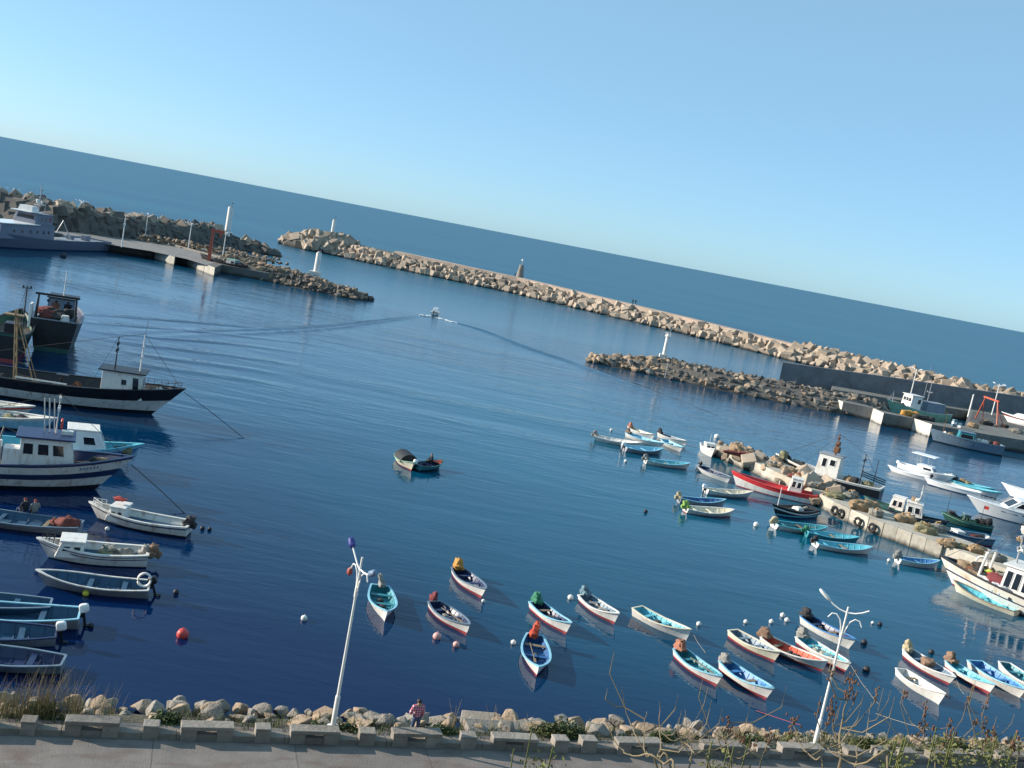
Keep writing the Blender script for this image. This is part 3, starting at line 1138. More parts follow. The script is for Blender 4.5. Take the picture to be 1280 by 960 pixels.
# ------------------------------------------------------------------ beacons and lamp posts
def beacon(label, base_px, z0, top_py, r, mat=WHITE, style='plain'):
    b = P(*base_px, z0)
    h = height_to(b, top_py)
    root = empty('beacon', b, 0, label, 'beacon')
    mb = MB()
    if style == 'obelisk':
        mb.cyl((0, 0, 0), (0, 0, h * .68), r, r * .55, 14)
        mb.build('tower', CONC, root, smooth=40)
        mb = MB()
        mb.cyl((0, 0, h * .68), (0, 0, h * .9), .12, .10, 8)
        mb.build('mast', STEEL, root)
        mb = MB()
        mb.cyl((0, 0, h * .9), (0, 0, h), .45, .4, 10)
        mb.build('lantern', WHITE, root)
        return root
    mb.cyl((0, 0, -3.0 if style == 'bare' else -.6), (0, 0, h), r, r * .9, 18)
    mb.build('tower', mat, root, smooth=40)
    if style != 'bare':
        mb = MB()
        mb.box((-.2, -.1, .1), (r * 3.6, r * 2.8, .9))
        mb.build('plinth', WHITE2, root, bevel=.03)
    if style == 'gallery':
        mb = MB()
        mb.cyl((0, 0, h * .9), (0, 0, h * .93), r * 1.5, r * 1.5, 16)
        for k in range(8):
            a = k * PI / 4
            mb.cyl((r * 1.4 * cos(a), r * 1.4 * sin(a), h * .93), (r * 1.4 * cos(a), r * 1.4 * sin(a), h * .93 + .8), .03, n=5)
        mb.build('gallery', WHITE, root)
    mb = MB()
    mb.cyl((0, 0, h), (0, 0, h + .35), r * .8, r * .35, 10)
    mb.cyl((.35, 0, h + .2), (.35, 0, h + 1.3), .05, n=6)
    mb.box((.35, 0, h + 1.3), (.5, .3, .45))
    mb.build('lantern', GREY, root)
    return root


beacon('tall white cylinder beacon standing among the blocks of the left breakwater', (284, 292), 5.0, 259, .95, style='bare')
beacon('stubby white beacon near the tip of the left rock spit', (395, 342), 3.4, 316, .75)
beacon('small white beacon on the rounded head of the outer breakwater', (415.5, 292), 7.5, 275, .85, style='bare')
beacon('slim white beacon with a gallery on the right rubble jetty', (829.5, 446), 2.6, 418, .42, style='gallery')
beacon('grey cone shaped beacon with a white lantern halfway along the breakwater', (649.5, 346.5), 6.0, 324, 1.5, style='obelisk')
mb = MB()
b = P(831, 472, 1.5)
mb.cyl(b, b + Vector((0, 0, 3.0)), .07, .05, 8)
mb.box(b + Vector((0, 0, 3.0)), (.3, .1, .25))
tag(mb.build('marker_pole', STEEL), 'thin grey marker pole on the rocks in front of the right beacon', 'pole')


def far_lamp(label, base_px, top_px, z0, arms=4):
    b = P(*base_px, z0)
    h = height_to(b, top_px[1])
    root = empty('lamp_post', b, random.uniform(0, .6), label, 'lamp post', 'lamp posts on the far quays')
    mb = MB()
    mb.cyl((0, 0, 0), (0, 0, h), .14, .09, 8)
    mb.build('pole', LAMPW, root, smooth=40)
    for k in range(arms):
        a = k * 2 * PI / max(1, arms) + .2
        d = Vector((cos(a), sin(a), 0))
        m2 = MB()
        m2.tube([Vector((0, 0, h - .9)), d * .5 + Vector((0, 0, h - .25)), d * 1.2 + Vector((0, 0, h))], .05, 5)
        ar = m2.build('arm', LAMPW, root)
        m3 = MB()
        m3.blob(d * 1.45 + Vector((0, 0, h + .02)), (.7, .34, .2), amp=0, box=.8, rot=Matrix.Rotation(a, 3, 'Z'), nu=8, nv=5)
        m3.build('lamp_head', LAMPW, ar)
    return root


for lab, bp_, tp_ in (
        ('white lamp post above the foredeck of the grey patrol ship', (14, 266), (17, 236)),
        ('thin lamp post just behind the mast of the grey patrol ship', (63, 279), (66, 255)),
        ('white lamp post on the quay just past the stern of the patrol ship', (98, 285), (102, 251)),
        ('white lamp post at the back of the left quay road beside the rubble', (181, 298), (185, 267)),
        ('white lamp post where the pale kerb wall runs below the rubble', (235, 312), (239, 279)),
        ('thin pale lamp post just right of the red crane post', (278, 323), (282, 290))):
    far_lamp(lab, bp_, tp_, 2.0)
b = P(152, 309, 2)
mb = MB()
h = height_to(b, 269)
mb.cyl(b, b + Vector((0, 0, h)), .16, .09, 8)
mb.box(b + Vector((0, 0, h * .72)), (.5, .3, .5))
tag(mb.build('utility_pole', LAMPW, smooth=40), 'bare white pole at the water side of the left quay road', 'pole')
far_lamp('white four armed lamp post before the seawall above the green trawler', (1136.5, 500.5), (1143, 461), 2.28)
far_lamp('white four armed lamp post beside the red gantry on the right pier', (1239.5, 519), (1244.5, 480), 2.3)
b = P(1210, 521, 2.3)
h = height_to(b, 493)
mb = MB()
mb.cyl(b, b + Vector((0, 0, h)), .2, .14, 10)
tag(mb.build('mooring_post', LAMPW, smooth=40), 'thick plain white post on the right pier between trawler and gantry', 'post')

# red crane post on the left quay
b = P(261, 326, 2)
root = empty('harbour_crane', b, .2, 'rusty red crane post with a short jib on the left quay', 'crane')
h = height_to(b, 286)
mb = MB()
mb.box((0, 0, h / 2), (.8, .8, h), taper=.75)
mb.build('column', REDSTEEL, root)
mb = MB()
mb.box((1.1, 0, h - .4), (3.2, .5, .7))
mb.box((1.9, 0, h - 1.2), (.5, .4, 1.0))
mb.build('jib', REDSTEEL, root)
# ------------------------------------------------------------------ near quay: pavement, parapet, shore
A0, B0 = P(0, 919, 1.3), P(1280, 959, 1.3)
QD = (B0 - A0).normalized()
QN = Vector((-QD.y, QD.x, 0))
QANG = atan2(QD.y, QD.x)


def q_at(s, off=0, z=1.3):
    return A0 + QD * s + QN * off + Vector((0, 0, z - 1.3))


def s_of(px):
    return (P(px, 919 + .0315 * px, 1.3) - A0).dot(QD)


PVW = 9.0
mb = MB()
mb.loft([[q_at(-70, -PVW), q_at(130, -PVW)], [q_at(-70, 1.2), q_at(130, 1.2)]])
mb.loft([[q_at(-70, -PVW, -1), q_at(130, -PVW, -1)], [q_at(-70, -PVW), q_at(130, -PVW)]])
o = tag(mb.build('pavement', None), kind='structure')
# pavement: poured slabs with joints and rusty stains
m, nt_, bs = new_mat('pavement_slabs')
N, Lk = nt_.nodes, nt_.links
geo = N.new('ShaderNodeNewGeometry')
mp = N.new('ShaderNodeMapping')
mp.vector_type = 'TEXTURE'
mp.inputs['Rotation'].default_value = (0, 0, QANG)
mp.inputs['Location'].default_value = (*A0[:2], 0)
Lk.new(geo.outputs['Position'], mp.inputs[0])
br = N.new('ShaderNodeTexBrick')
br.inputs['Color1'].default_value = (.225, .20, .185, 1)
br.inputs['Color2'].default_value = (.19, .17, .158, 1)
br.inputs['Mortar'].default_value = (.12, .115, .11, 1)
br.inputs['Scale'].default_value = 1
br.inputs['Mortar Size'].default_value = .025
br.inputs['Brick Width'].default_value = 5.2
br.inputs['Row Height'].default_value = 30
Lk.new(mp.outputs[0], br.inputs['Vector'])
n1 = N.new('ShaderNodeTexNoise')
n1.inputs['Scale'].default_value = .9
n1.inputs['Detail'].default_value = 9
n1.inputs['Roughness'].default_value = .7
Lk.new(mp.outputs[0], n1.inputs['Vector'])
r1 = ramp(nt_, .3, .7, (.72, .72, .74), (1.12, 1.1, 1.06))
Lk.new(n1.outputs['Fac'], r1.inputs[0])
mu = N.new('ShaderNodeMixRGB')
mu.blend_type = 'MULTIPLY'
mu.inputs[0].default_value = 1
Lk.new(br.outputs['Color'], mu.inputs[1])
Lk.new(r1.outputs[0], mu.inputs[2])
mp2 = N.new('ShaderNodeMapping')
mp2.inputs['Scale'].default_value = (.5, 1.3, 1)
Lk.new(mp.outputs[0], mp2.inputs[0])
n2 = N.new('ShaderNodeTexNoise')
n2.inputs['Scale'].default_value = .8
n2.inputs['Detail'].default_value = 5
n2.inputs['Distortion'].default_value = .8
Lk.new(mp2.outputs[0], n2.inputs['Vector'])
r2 = ramp(nt_, .52, .70, (0, 0, 0), (.75,) * 3)
Lk.new(n2.outputs['Fac'], r2.inputs[0])
mx = N.new('ShaderNodeMixRGB')
Lk.new(r2.outputs[0], mx.inputs[0])
Lk.new(mu.outputs[0], mx.inputs[1])
mx.inputs[2].default_value = (.13, .085, .07, 1)
Lk.new(mx.outputs[0], bs.inputs['Base Color'])
bs.inputs['Roughness'].default_value = .92
bp = N.new('ShaderNodeBump')
bp.inputs['Strength'].default_value = .4
bp.inputs['Distance'].default_value = .04
n3 = N.new('ShaderNodeTexNoise')
n3.inputs['Scale'].default_value = 14
n3.inputs['Detail'].default_value = 6
Lk.new(mp.outputs[0], n3.inputs['Vector'])
Lk.new(n3.outputs['Fac'], bp.inputs['Height'])
Lk.new(bp.outputs[0], bs.inputs['Normal'])
o.data.materials.clear()
o.data.materials.append(m)

# earth bank from the parapet down to the water
mb = MB()
rows = []
for i in range(101):
    s = -70 + 2 * i
    rows.append([q_at(s, of + (.35 * noise.noise(Vector((s * .5, of, 0))) if of > 1 else 0), z + (.14 * noise.noise(Vector((s * .7, of, 5))) if of > 1 else 0)) for of, z in ((.9, 1.25), (1.5, 1.22), (2.2, 1.0), (3.2, .6), (4.4, .0), (5.6, -.7))])
mb.loft(rows)
tag(mb.build('bank', EARTH), kind='structure')

# hillside under the camera (the photograph is taken from up there)
mb = MB()
rows = []
for j in range(13):
    f = j / 12
    row = []
    for i in range(41):
        s = -70 + 5 * i
        foot = q_at(s, -PVW + .1, 1.25)
        top = Vector((foot.x * .75, -2 + (foot.y - 44) * .25, 20.2))
        v = foot.lerp(top, f)
        v.z = 1.2 + (20.2 - 1.2) * f ** 1.12 + .5 * noise.noise(Vector((s * .2, f * 6, 1))) * sin(PI * f)
        row.append(v)
    rows.append(row)
mb.loft(rows)
HILL = paint('dry_hillside', (.10, .095, .05), 1, .4, .6, bump=1)
tag(mb.build('hillside', HILL, smooth=60), kind='structure')


def hill_z(x, y):
    foot_y = A0.y + (x - A0.x) * QD.y / QD.x - PVW / cos(QANG)
    ty = -2 + (foot_y - 44) * .25
    f = max(0, min(1, (foot_y - y) / (foot_y - ty)))
    return 1.2 + 19 * f ** 1.12


# parapet: low plinth wall, long benches with an opening, short pillars
mb = MB()
for i in range(50):
    s0 = -66 + 4 * i
    mb.box(q_at(s0 + 2, .28, 1.3 + .10), (3.985, .42, .26), rz=QANG)
tag(mb.build('parapet', CONC, bevel=.02), 'low concrete plinth wall running along the quay edge under the benches', 'wall')
base_px = [(-60, -10, 'long'), (27, 46, 'short'), (78, 147, 'long'), (176, 196, 'short'), (225, 292, 'long'), (317, 336, 'short'), (363, 425, 'long'), (448, 468, 'short'), (490, 552, 'long'),
           (574, 592, 'short'), (617, 673, 'long'), (691, 709, 'short'), (727, 746, 'short'), (772, 828, 'long'), (878, 930, 'long'), (944, 960, 'short'), (978, 1030, 'long'), (1060, 1078, 'short'),
           (1094, 1112, 'short'), (1128, 1146, 'short'), (1160, 1208, 'long'), (1216, 1232, 'short'), (1248, 1300, 'long')]
first = {}
n_long = n_short = 0
specs = [(s_of(a), s_of(b), k) for a, b, k in base_px]
sL, sR = specs[0][0], specs[-1][1]
for k in range(9):
    specs.append((sL - 4.4 * (k + 1) + 2.3, sL - 4.4 * (k + 1) + 2.9, 'short'))
    specs.append((sL - 4.4 * (k + 1) - .2, sL - 4.4 * (k + 1) + 1.5, 'long'))
    specs.append((sR + 4.4 * k + 1.0, sR + 4.4 * k + 1.6, 'short'))
    specs.append((sR + 4.4 * k + 2.6, sR + 4.4 * k + 4.4, 'long'))
wear = random.Random(9)
for a, b, kind in specs:
    ln = b - a
    c = q_at((a + b) / 2 + wear.uniform(-.08, .08), .28 + wear.uniform(-.03, .03), 1.3 - wear.uniform(0, .07))
    o = empty('concrete_bench' if kind == 'long' else 'parapet_pillar', c, QANG + wear.uniform(-.035, .035),
              'long concrete parapet bench with an opening under its slab, on the quay edge' if kind == 'long' else 'short square concrete pillar between the parapet benches on the quay edge',
              'bench' if kind == 'long' else 'pillar', 'parapet benches along the quay' if kind == 'long' else 'parapet pillars along the quay')
    if kind == 'long':
        m1 = MB()
        m1.box((0, 0, .54), (ln, .56, .15))
        m1.build('slab', CONC, o, bevel=.025)
        for sx in (-1, 1):
            m1 = MB()
            m1.box((sx * (ln / 2 - ln * .16), 0, .23), (ln * .30, .50, .46))
            m1.build('support', CONC, o, bevel=.02)
    else:
        m1 = MB()
        m1.box((0, 0, .255), (ln, .52, .51))
        m1.build('shaft', CONC, o, bevel=.025)
        m1 = MB()
        m1.box((0, 0, .553), (ln + .03, .55, .085))
        m1.build('cap', CONC, o, bevel=.03)

# shore boulders
rs = random.Random(21)
s = -12.0
while s < 62:
    right = s > s_of(1000)
    x_rows = 7 if right else 5
    for k in range(x_rows):
        u = (k + rs.random()) / x_rows
        size = rs.uniform(.34, .66) if right else rs.choice((.45, .6, .8, 1.0, 1.25))
        if not right and rs.random() < .1:
            continue
        off = 1.5 + 3.2 * u if right else 1.9 + 2.9 * u
        z = 1.25 - .32 * (off - 1.2) + size * .12
        add_rock(q_at(s + rs.uniform(-.4, .4), off, max(.05, z)), size, rs, .5, 'beige boulder in the bank between the near quay parapet and the water', 'boulders along the near quay')
    s += .62 if right else .9
# flat broken slabs half way along the shore
flush_list(ROCK_LIST, 'boulder', 'boulder', 'rubble', 'smaller and farther boulders of the jetties and banks', 298)


# ------------------------------------------------------------------ near street lamps
def street_lamp(label, base_px, height, rz, hanging):
    b = P(*base_px, 1.3)
    root = empty('street_lamp', b, rz, label, 'street lamp', 'white four armed street lamps on the near quay')
    mb = MB()
    H_ = height
    mb.cyl((0, 0, 0), (0, 0, .04), .24, .24, 14)
    mb.cyl((0, 0, .04), (0, 0, 1.3), .105, .10, 14)
    mb.cyl((0, 0, 1.3), (0, 0, 1.36), .10, .075, 14)
    mb.cyl((0, 0, 1.36), (0, 0, H_), .07, .042, 14)
    mb.build('pole', LAMPW, root, smooth=40)
    mb = MB()
    mb.cyl((0, 0, H_ - 1.65), (0, 0, H_ - 1.25), .075, .075, 12)
    mb.build('collar', LAMPW, root, smooth=40)
    for sx in (-1, 1):       # lower swan necks
        mb = MB()
        pts = [Vector((sx * .05, 0, H_ - 1.5)), Vector((sx * .12, 0, H_ - 1.0)), Vector((sx * .22, 0, H_ - .68)), Vector((sx * .42, 0, H_ - .48)), Vector((sx * .62, 0, H_ - .50)), Vector((sx * .76, 0, H_ - .74))]
        mb.tube(pts, .03, 8)
        a = mb.build('lower_arm', LAMPW, root, smooth=40)
        m_ = hanging.get(('low', sx))
        if m_:
            mb = MB()
            mb.blob(pts[-1] + Vector((sx * .06, 0, -.16)), (.24, .2, .34), amp=.1, seed=sx + 3, box=.8)
            mb.build('wrapped_lamp', m_, a, smooth=60)
    for sx in (-1, 1):       # upper arms
        mb = MB()
        pts = [Vector((sx * .03, 0, H_ - .55)), Vector((sx * .30, 0, H_ - .40)), Vector((sx * .58, 0, H_ - .18)), Vector((sx * .95, 0, H_ + .12))] if sx < 0 else \
              [Vector((sx * .03, 0, H_ - .50)), Vector((sx * .35, 0, H_ - .52)), Vector((sx * .62, 0, H_ - .48)), Vector((sx * .85, 0, H_ - .36))]
        if hanging.get('mirror'):
            pts = [Vector((0, 0, H_ - .28)), Vector((sx * .35, 0, H_ - .22)), Vector((sx * .66, 0, H_ - .08)), Vector((sx * .92, 0, H_ + .10))]
        mb.tube(pts, .034, 8)
        a = mb.build('upper_arm', LAMPW, root, smooth=40)
        m_ = hanging.get(('up', sx))
        if m_:
            d = (pts[-1] - pts[-2]).normalized()
            R = d.to_track_quat('X', 'Z').to_matrix()
            mb = MB()
            if m_ is LAMPW:
                mb.blob(pts[-1] + d * .24, (.70, .24, .17), amp=0, box=.75, rot=R)
                mb.build('lamp_head', LAMPW, a, smooth=60)
            else:
                mb.blob(pts[-1] + d * .16, (.50, .26, .26), amp=.12, seed=sx + 5, box=.8, rot=R)
                mb.build('wrapped_lamp', m_, a, smooth=60)
    return root


WRAPB = paint('blue_wrap', (.04, .05, .26), .4, .3, 8, bump=.4)
WRAPP = paint('pale_blue_wrap', (.16, .24, .36), .4, .3, 8, bump=.4)
WRAPR = paint('red_wrap', (.34, .06, .05), .5, .3, 8, bump=.4)
street_lamp('white street lamp whose lamps are wrapped in blue and red, left of the two', (416, 908), 7.2, -.95,
            {('up', -1): WRAPB, ('up', 1): WRAPP, ('low', -1): WRAPR})
street_lamp('white street lamp with a bare pale lamp head, right of the two', (1018, 932), 6.9, -.4,
            {('up', -1): LAMPW, 'mirror': True})

# ------------------------------------------------------------------ the small boats along the near quay
NQ = 'small boats moored along the quay'
SB = small_boat
SB('white rowing boat with teal inside and pale grey stern bundle, nearest the left lamp', (484, 764), (476, 737), L=4.5, inner=TEAL, gun=LTBLUE, motor=('cover', 'grey', (.5, .4, .95)), seed=1, bottom=WHITE, boot=.06)
SB('small white and red rowing boat with an orange motor cover', (607, 737), (583, 720), L=4.3, inner=NAVY, gun=GREYBL, motor=('cover', 'orange', (.75, .75, .85)), seed=2)
SB('white and red rowing boat with navy inside and two floats beside it', (587.6, 780), (553, 759), inner=NAVY, gun=GREYBL, motor=('cover', 'maroon', (.4, .4, .5)), seed=3)
SB('white and red rowing boat with a dark green motor cover', (713.7, 781), (674, 756), inner=NAVY, gun=LTBLUE, motor=('cover', 'green', (.7, .7, .8)), seed=4)
SB('white rowing boat with a slate blue motor cover and white gunwale', (774, 769), (739.5, 749), inner=GREYBL, gun=WHITE, motor=('cover', 'slate', (.6, .6, .75)), seed=5)
SB('white rowing boat with bright blue inside and a red motor cover, bow to the quay', (674, 832), (669, 801), L=4.6, inner=BLUE, gun=LTBLUE, motor=('cover', 'red', (.65, .6, 1.0)), seed=6)
SB('white rowing boat with pale turquoise inside and no motor, rope running from its bow', (864, 787.5), (796, 760), inner=TURQ, gun=CREAM, motor=None, seed=7, bottom=WHITE, boot=.05, benches=3)
SB('white rowing boat with grey teal inside and a terracotta motor cover', (902.5, 845.6), (857.5, 818), inner=TEAL, gun=LTBLUE, motor=('cover', 'terracotta', (.8, .7, .7)), seed=8)
SB('white rowing boat with mid blue inside and light blue gunwale, grey bundle at its stern', (967, 863), (908, 830), inner=MIDBLUE, gun=LTBLUE, motor=('cover', 'grey', (.7, .6, .6)), seed=9, benches=3)
SB('cream and red rowing boat without motor beside the orange red boat', (975.6, 816.5), (920, 790), inner=GREYBL, gun=CREAM, hullm=CREAM, seed=10)
SB('rowing boat painted bright orange red inside with brown tarpaulin over its motor', (1034.7, 827), (955, 796), inner=ORANGE_IN, gun=WHITE, motor=('cover', 'brown', (.9, .8, .7)), seed=11, benches=1)
SB('white rowing boat with dark bundle at its stern, behind the right street lamp', (1070, 801), (1007, 771), inner=NAVY, gun=MIDBLUE, motor=('cover', 'dark', (.85, .8, .8)), seed=12, bottom=WHITE, boot=.05)
SB('white rowing boat with turquoise inside and pale bundle, half hidden by the right street lamp', (1063.5, 829), (1003, 796), inner=TURQ, gun=WHITE, motor=('cover', 'grey', (.8, .8, .7)), seed=13)
b14, h14 = SB('white rowing boat with a beige motor cover and brown tarpaulin heap amidships', (1194.7, 846), (1135, 813), inner=GREYBL, gun=WHITE, motor=('cover', 'beige', (.6, .6, .95)), seed=14, gear=False)
mb = MB()
mb.blob((-.3, 0, .55), (.8, .7, .5), amp=.22, seed=77)
mb.build('tarpaulin_heap', TARPS['brown'], b14, smooth=60)
SB('all white rowing boat with a grey floor and no motor, nearest the right bank', (1181.5, 869), (1126, 835), inner=WHITE, gun=WHITE, floor=GREYBL, bottom=WHITE, boot=.05, seed=15, benches=1, gear=False)
SB('rowing boat with bright turquoise inside, red bottom and a brown bundle at its stern', (1244, 857), (1190, 828), inner=TURQ, gun=LTBLUE, hullm=WHITE, motor=('cover', 'brown', (.8, .7, .8)), seed=16)
SB('long rowing boat with teal inside and bright blue bow, second from the right edge', (1283, 861), (1218, 827), inner=MIDBLUE, gun=LTBLUE, seed=17, benches=3, boot=.05, bottom=WHITE)
SB('white rowing boat cut by the right edge of the photo', (1316, 866), (1255, 828), inner=TEAL, gun=WHITE, seed=18, boot=.05, bottom=WHITE)

# mid-harbour cluster by the jetty
MC = 'small boats moored off the middle jetty'
OBW, OBB = GELCOAT, PLASTIC_B
SB('white motor skiff with grey bundle, leftmost of the cluster off the jetty tip', (802.5, 554), (741.6, 544), inner=WHITE, gun=WHITE, motor=('cover', 'grey'), seed=21, group=MC, name='motor_skiff', cat='motor boat', boot=.05, bottom=WHITE)
SB('grey hulled skiff with two white outboards and blue bow, in front of the cluster', (829.7, 560.5), (748, 556), inner=LTBLUE, gun=LTBLUE, hullm=GREY, bottom=GREY, motor=('out', OBW, .2), seed=22, group=MC, name='motor_skiff', cat='motor boat')
SB('white skiff with light blue gunwale between the two white skiffs of the cluster', (830.6, 554), (774, 537.5), inner=LTBLUE, gun=LTBLUE, motor=('cover', 'brown'), seed=23, group=MC, name='motor_skiff', cat='motor boat', boot=.05, bottom=WHITE)
SB('plain white skiff farthest out in the cluster, brown bundle on its stern', (818.5, 543), (784.7, 533), inner=CREAM, gun=WHITE, motor=('cover', 'terracotta'), seed=24, group=MC, name='motor_skiff', cat='motor boat', boot=.05, bottom=WHITE, L=4.4)
SB('narrow skiff with a bright light blue inside, in the right half of the cluster', (854, 558.5), (823, 546), inner=LTBLUE, gun=LTBLUE, seed=25, group=MC, boot=.05, bottom=WHITE, L=4.4)
SB('white skiff with dark brown bundle on its stern, rightmost of the cluster', (859.7, 550.6), (830.6, 543.5), inner=GREYBL, gun=WHITE, motor=('cover', 'dark'), seed=26, group=MC, boot=.05, bottom=WHITE, L=4.4)
SB('skiff with turquoise inside floating alone in front of the cluster', (863.5, 579), (807, 574), inner=TURQ, gun=LTBLUE, motor=('cover', 'grey', (.7, .6, .7)), seed=27, group=MC, boot=.05, bottom=GREY, hullm=WHITE2)
SB('white skiff heaped with dark gear at the left end of the red and white boat', (914, 596.5), (875.6, 583.4), inner=NAVY, gun=GREY, motor=('out', OBB, .3), seed=28, group=MC, boot=.05, bottom=WHITE)
SB('open white skiff with a grey hull and two pale outboards below the red boat', (942, 615), (876, 610.6), inner=CREAM, gun=WHITE, hullm=WHITE2, bottom=GREY, motor=('out', OBW, .1), seed=29, group=MC, name='motor_skiff', cat='motor boat')
SB('skiff with deep blue inside and light blue bow, middle of three below the red boat', (907.5, 626), (849, 622), inner=BLUE, gun=LTBLUE, hullm=GREY, bottom=GREY, motor=('cover', 'beige'), seed=30, group=MC, name='motor_skiff', cat='motor boat')
SB('cream skiff with a lime green motor cover, nearest of three below the red boat', (917.8, 637), (857, 634), inner=CREAM, gun=WHITE, hullm=WHITE2, bottom=ANTIF, motor=('cover', 'lime', (.8, .7, .8)), seed=31, group=MC, name='motor_skiff', cat='motor boat', boot=.08)
SB('skiff with turquoise gunwale and a pale brown bundle below the black striped boat', (1034.8, 658.5), (965, 653), inner=TEAL, gun=TURQ, motor=('cover', 'beige', (.9, .6, .7)), seed=32, group=MC, boot=.05, bottom=WHITE)
SB('turquoise skiff with a green bundle on its stern under the jetty wall', (1074.7, 671), (1008, 664), inner=TURQ, gun=TURQ, hullm=TEAL, bottom=TEAL, motor=('cover', 'green', (.5, .5, .6)), seed=33, group=MC)
SB('white skiff with turquoise inside, nearest under the jetty wall', (1090.6, 684), (1019, 677), inner=TURQ, gun=LTBLUE, motor=('cover', 'dark', (.5, .5, .5)), seed=34, group=MC, boot=.06, bottom=GREY)
SB('blue skiff with outboards and pale bundles close to the bow of the big white trawler', (1175, 701), (1122.5, 697), inner=MIDBLUE, gun=LTBLUE, motor=('cover', 'grey', (.8, .7, .8)), seed=35, group=MC, boot=.05, bottom=WHITE)
SB('wooden tender with turquoise inside tied against the big white trawler', (1191, 726), (1246, 752), L=5.6, inner=TURQ, gun=WOOD, hullm=CREAM, seed=36, group=MC, boot=.05, bottom=WHITE2, gear=False)
SB('small teal and white skiff by the grey trawler at the right pier', (1231, 555), (1207, 551), inner=TURQ, gun=TURQ, motor=('out', OBW, .2), seed=37, group=MC, L=4.4, boot=.05, bottom=TEAL)

# left basin small boats
LG = 'small boats moored in the left basin'
s4, _ = SB('white boat with a blue inside, pale bench and outboard carrying a white ring', (44.5, 712.5), (180, 731), L=5.6, B=1.9, inner=DIMBLUE, gun=WHITE2, hullm=GREY, motor=('out', OBB, .35), seed=41, group=LG, boot=.05, bottom=GREY, fb=.5, gear=False, name='motor_boat', cat='motor boat')
mb = MB()
mb.tube([Vector((-2.5 + .32 * cos(a), .2, .95 + .36 * sin(a))) for a in [k * PI / 8 for k in range(17)]], .07, 6)
mb.build('lifebuoy', WHITE, s4, smooth=60)
s2, h2 = SB('long blue and grey boat with two people sitting in it', (-45, 632), (101, 657), L=8.6, anchor='stern', B=2.2, inner=DIMBLUE, gun=GREYBL, hullm=GREY, motor=None, seed=42, group=LG, boot=.05, bottom=GREY, fb=.5, gear=False, name='motor_boat', cat='motor boat')
mb = MB()
mb.blob((-3.6, .1, .55), (1.3, 1.1, .8), amp=.32, seed=5, box=.9, freq=2.4)
mb.blob((-3.0, -.2, .45), (.9, .8, .5), amp=.32, seed=9, box=.9, freq=2.4)
mb.build('net_heap', NETS['maroon'], s2, smooth=60)
SB('dimmed blue open boat without motor, topmost of the row at the left edge', (-75, 738), (64, 753), L=7.0, anchor='stern', B=2.1, inner=DIMBLUE, gun=GREYBL, hullm=DIMBLUE, bottom=NAVY, seed=43, group=LG, boot=.05, fb=.5, gear=False)
SB('blue boat with pale blue gunwale and white outboard, longest on the left edge', (-60, 752), (100, 769), L=7.4, anchor='stern', B=2.2, inner=DIMBLUE, gun=LTBLUE, hullm=GREY, bottom=GREY, motor=('out', OBW, .2), seed=44, group=LG, boot=.05, fb=.5, gear=False)
SB('blue boat with a grey white side, dark gunwale and white outboard, left edge', (-70, 777), (71, 789), L=6.6, anchor='stern', B=2.0, inner=DIMBLUE, gun=NAVY, hullm=GREY, bottom=BLACK, motor=('out', OBW, .2), seed=45, group=LG, boot=.06, fb=.5, gear=False)
SB('dark shaded rowing boat nearest the bank on the left edge', (-55, 806), (80, 826), L=6.0, anchor='stern', B=1.9, inner=NAVY, gun=GREYBL, hullm=GREYBL, bottom=BLACK, seed=46, group=LG, boot=.06, fb=.45, gear=False)

# pair of boats drifting in the middle
pa, ph = SB('white boat under a rounded black canopy in the middle of the harbour', (517, 580), (499, 566), L=3.9, B=1.9, inner=DKGREEN, gun=GREEN, hullm=CREAM, seed=51, group='two boats drifting in mid harbour', boot=.1, gear=False, name='motor_boat', cat='motor boat')
mb = MB()
ring = []
for i in range(7):
    x = -1.6 + 2.3 * i / 6
    ring.append([Vector((x, .85 * cos(a), .45 + .75 * sin(a))) for a in [PI * k / 10 for k in range(11)]])
mb.loft(ring)
mb.add(ring[0], [tuple(range(11))])
mb.add(ring[-1], [tuple(range(11))])
mb.build('canopy', TARPS['black'], pa, smooth=50)
pb_, ph2 = SB('dark boat with a red bow and one person aboard in the middle of the harbour', (554, 575), (525, 581), L=3.6, B=1.6, inner=NAVY, gun=DKGREEN, hullm=TEAL, bottom=BLACK, motor=('out', OBW, .15), seed=52, group='two boats drifting in mid harbour', gear=False, name='motor_boat', cat='motor boat')
fd = MB()
ts = [.74, .8, .86, .92, .96, 1.0]
fd.loft([[ph2.pt(t, sd, ph2.zs(t) - .01, .02) + Vector((0, 0, .03)) for t in ts] for sd in (1, -1)])
fd.build('foredeck', ORANGE_IN, pb_)
# motorboat making the wake
mbt, mh = SB('tiny white motorboat heading out of the harbour at the point of its wake', (547, 388), (532, 394), L=5.2, B=2.0, inner=GREY, gun=WHITE, seed=53, boot=.03, bottom=NAVY, group='boats under way', name='motor_boat', cat='motor boat', fb=.6, gear=False, motor=('out', PLASTIC_B))
mb = MB()
mb.box((.5, 0, 1.15), (1.7, 1.3, 1.0), taper=.8)
mb.build('cabin', GELCOAT, mbt, bevel=.08)
FOAM = paint('sea_foam', (.72, .76, .78), .8, .2, 3)
mb = MB()
for k in range(26):
    f = random.random() ** 1.4
    p = P(548 + f * 22, 397.5 + f * 6, .0)
    mb.blob(p + Vector((random.uniform(-.8, .8), random.uniform(-.8, .8), .02)), (random.uniform(.5, 1.5), random.uniform(.4, .9), .16), amp=.25, seed=k, nu=8, nv=5)
for k in range(8):
    p = P(530 + random.uniform(-3, 6), 394.6, .0)
    mb.blob(p + Vector((random.uniform(-.8, .8), random.uniform(-.8, .8), .05)), (random.uniform(.5, 1.2), .6, .3), amp=.25, seed=k + 40, nu=8, nv=5)
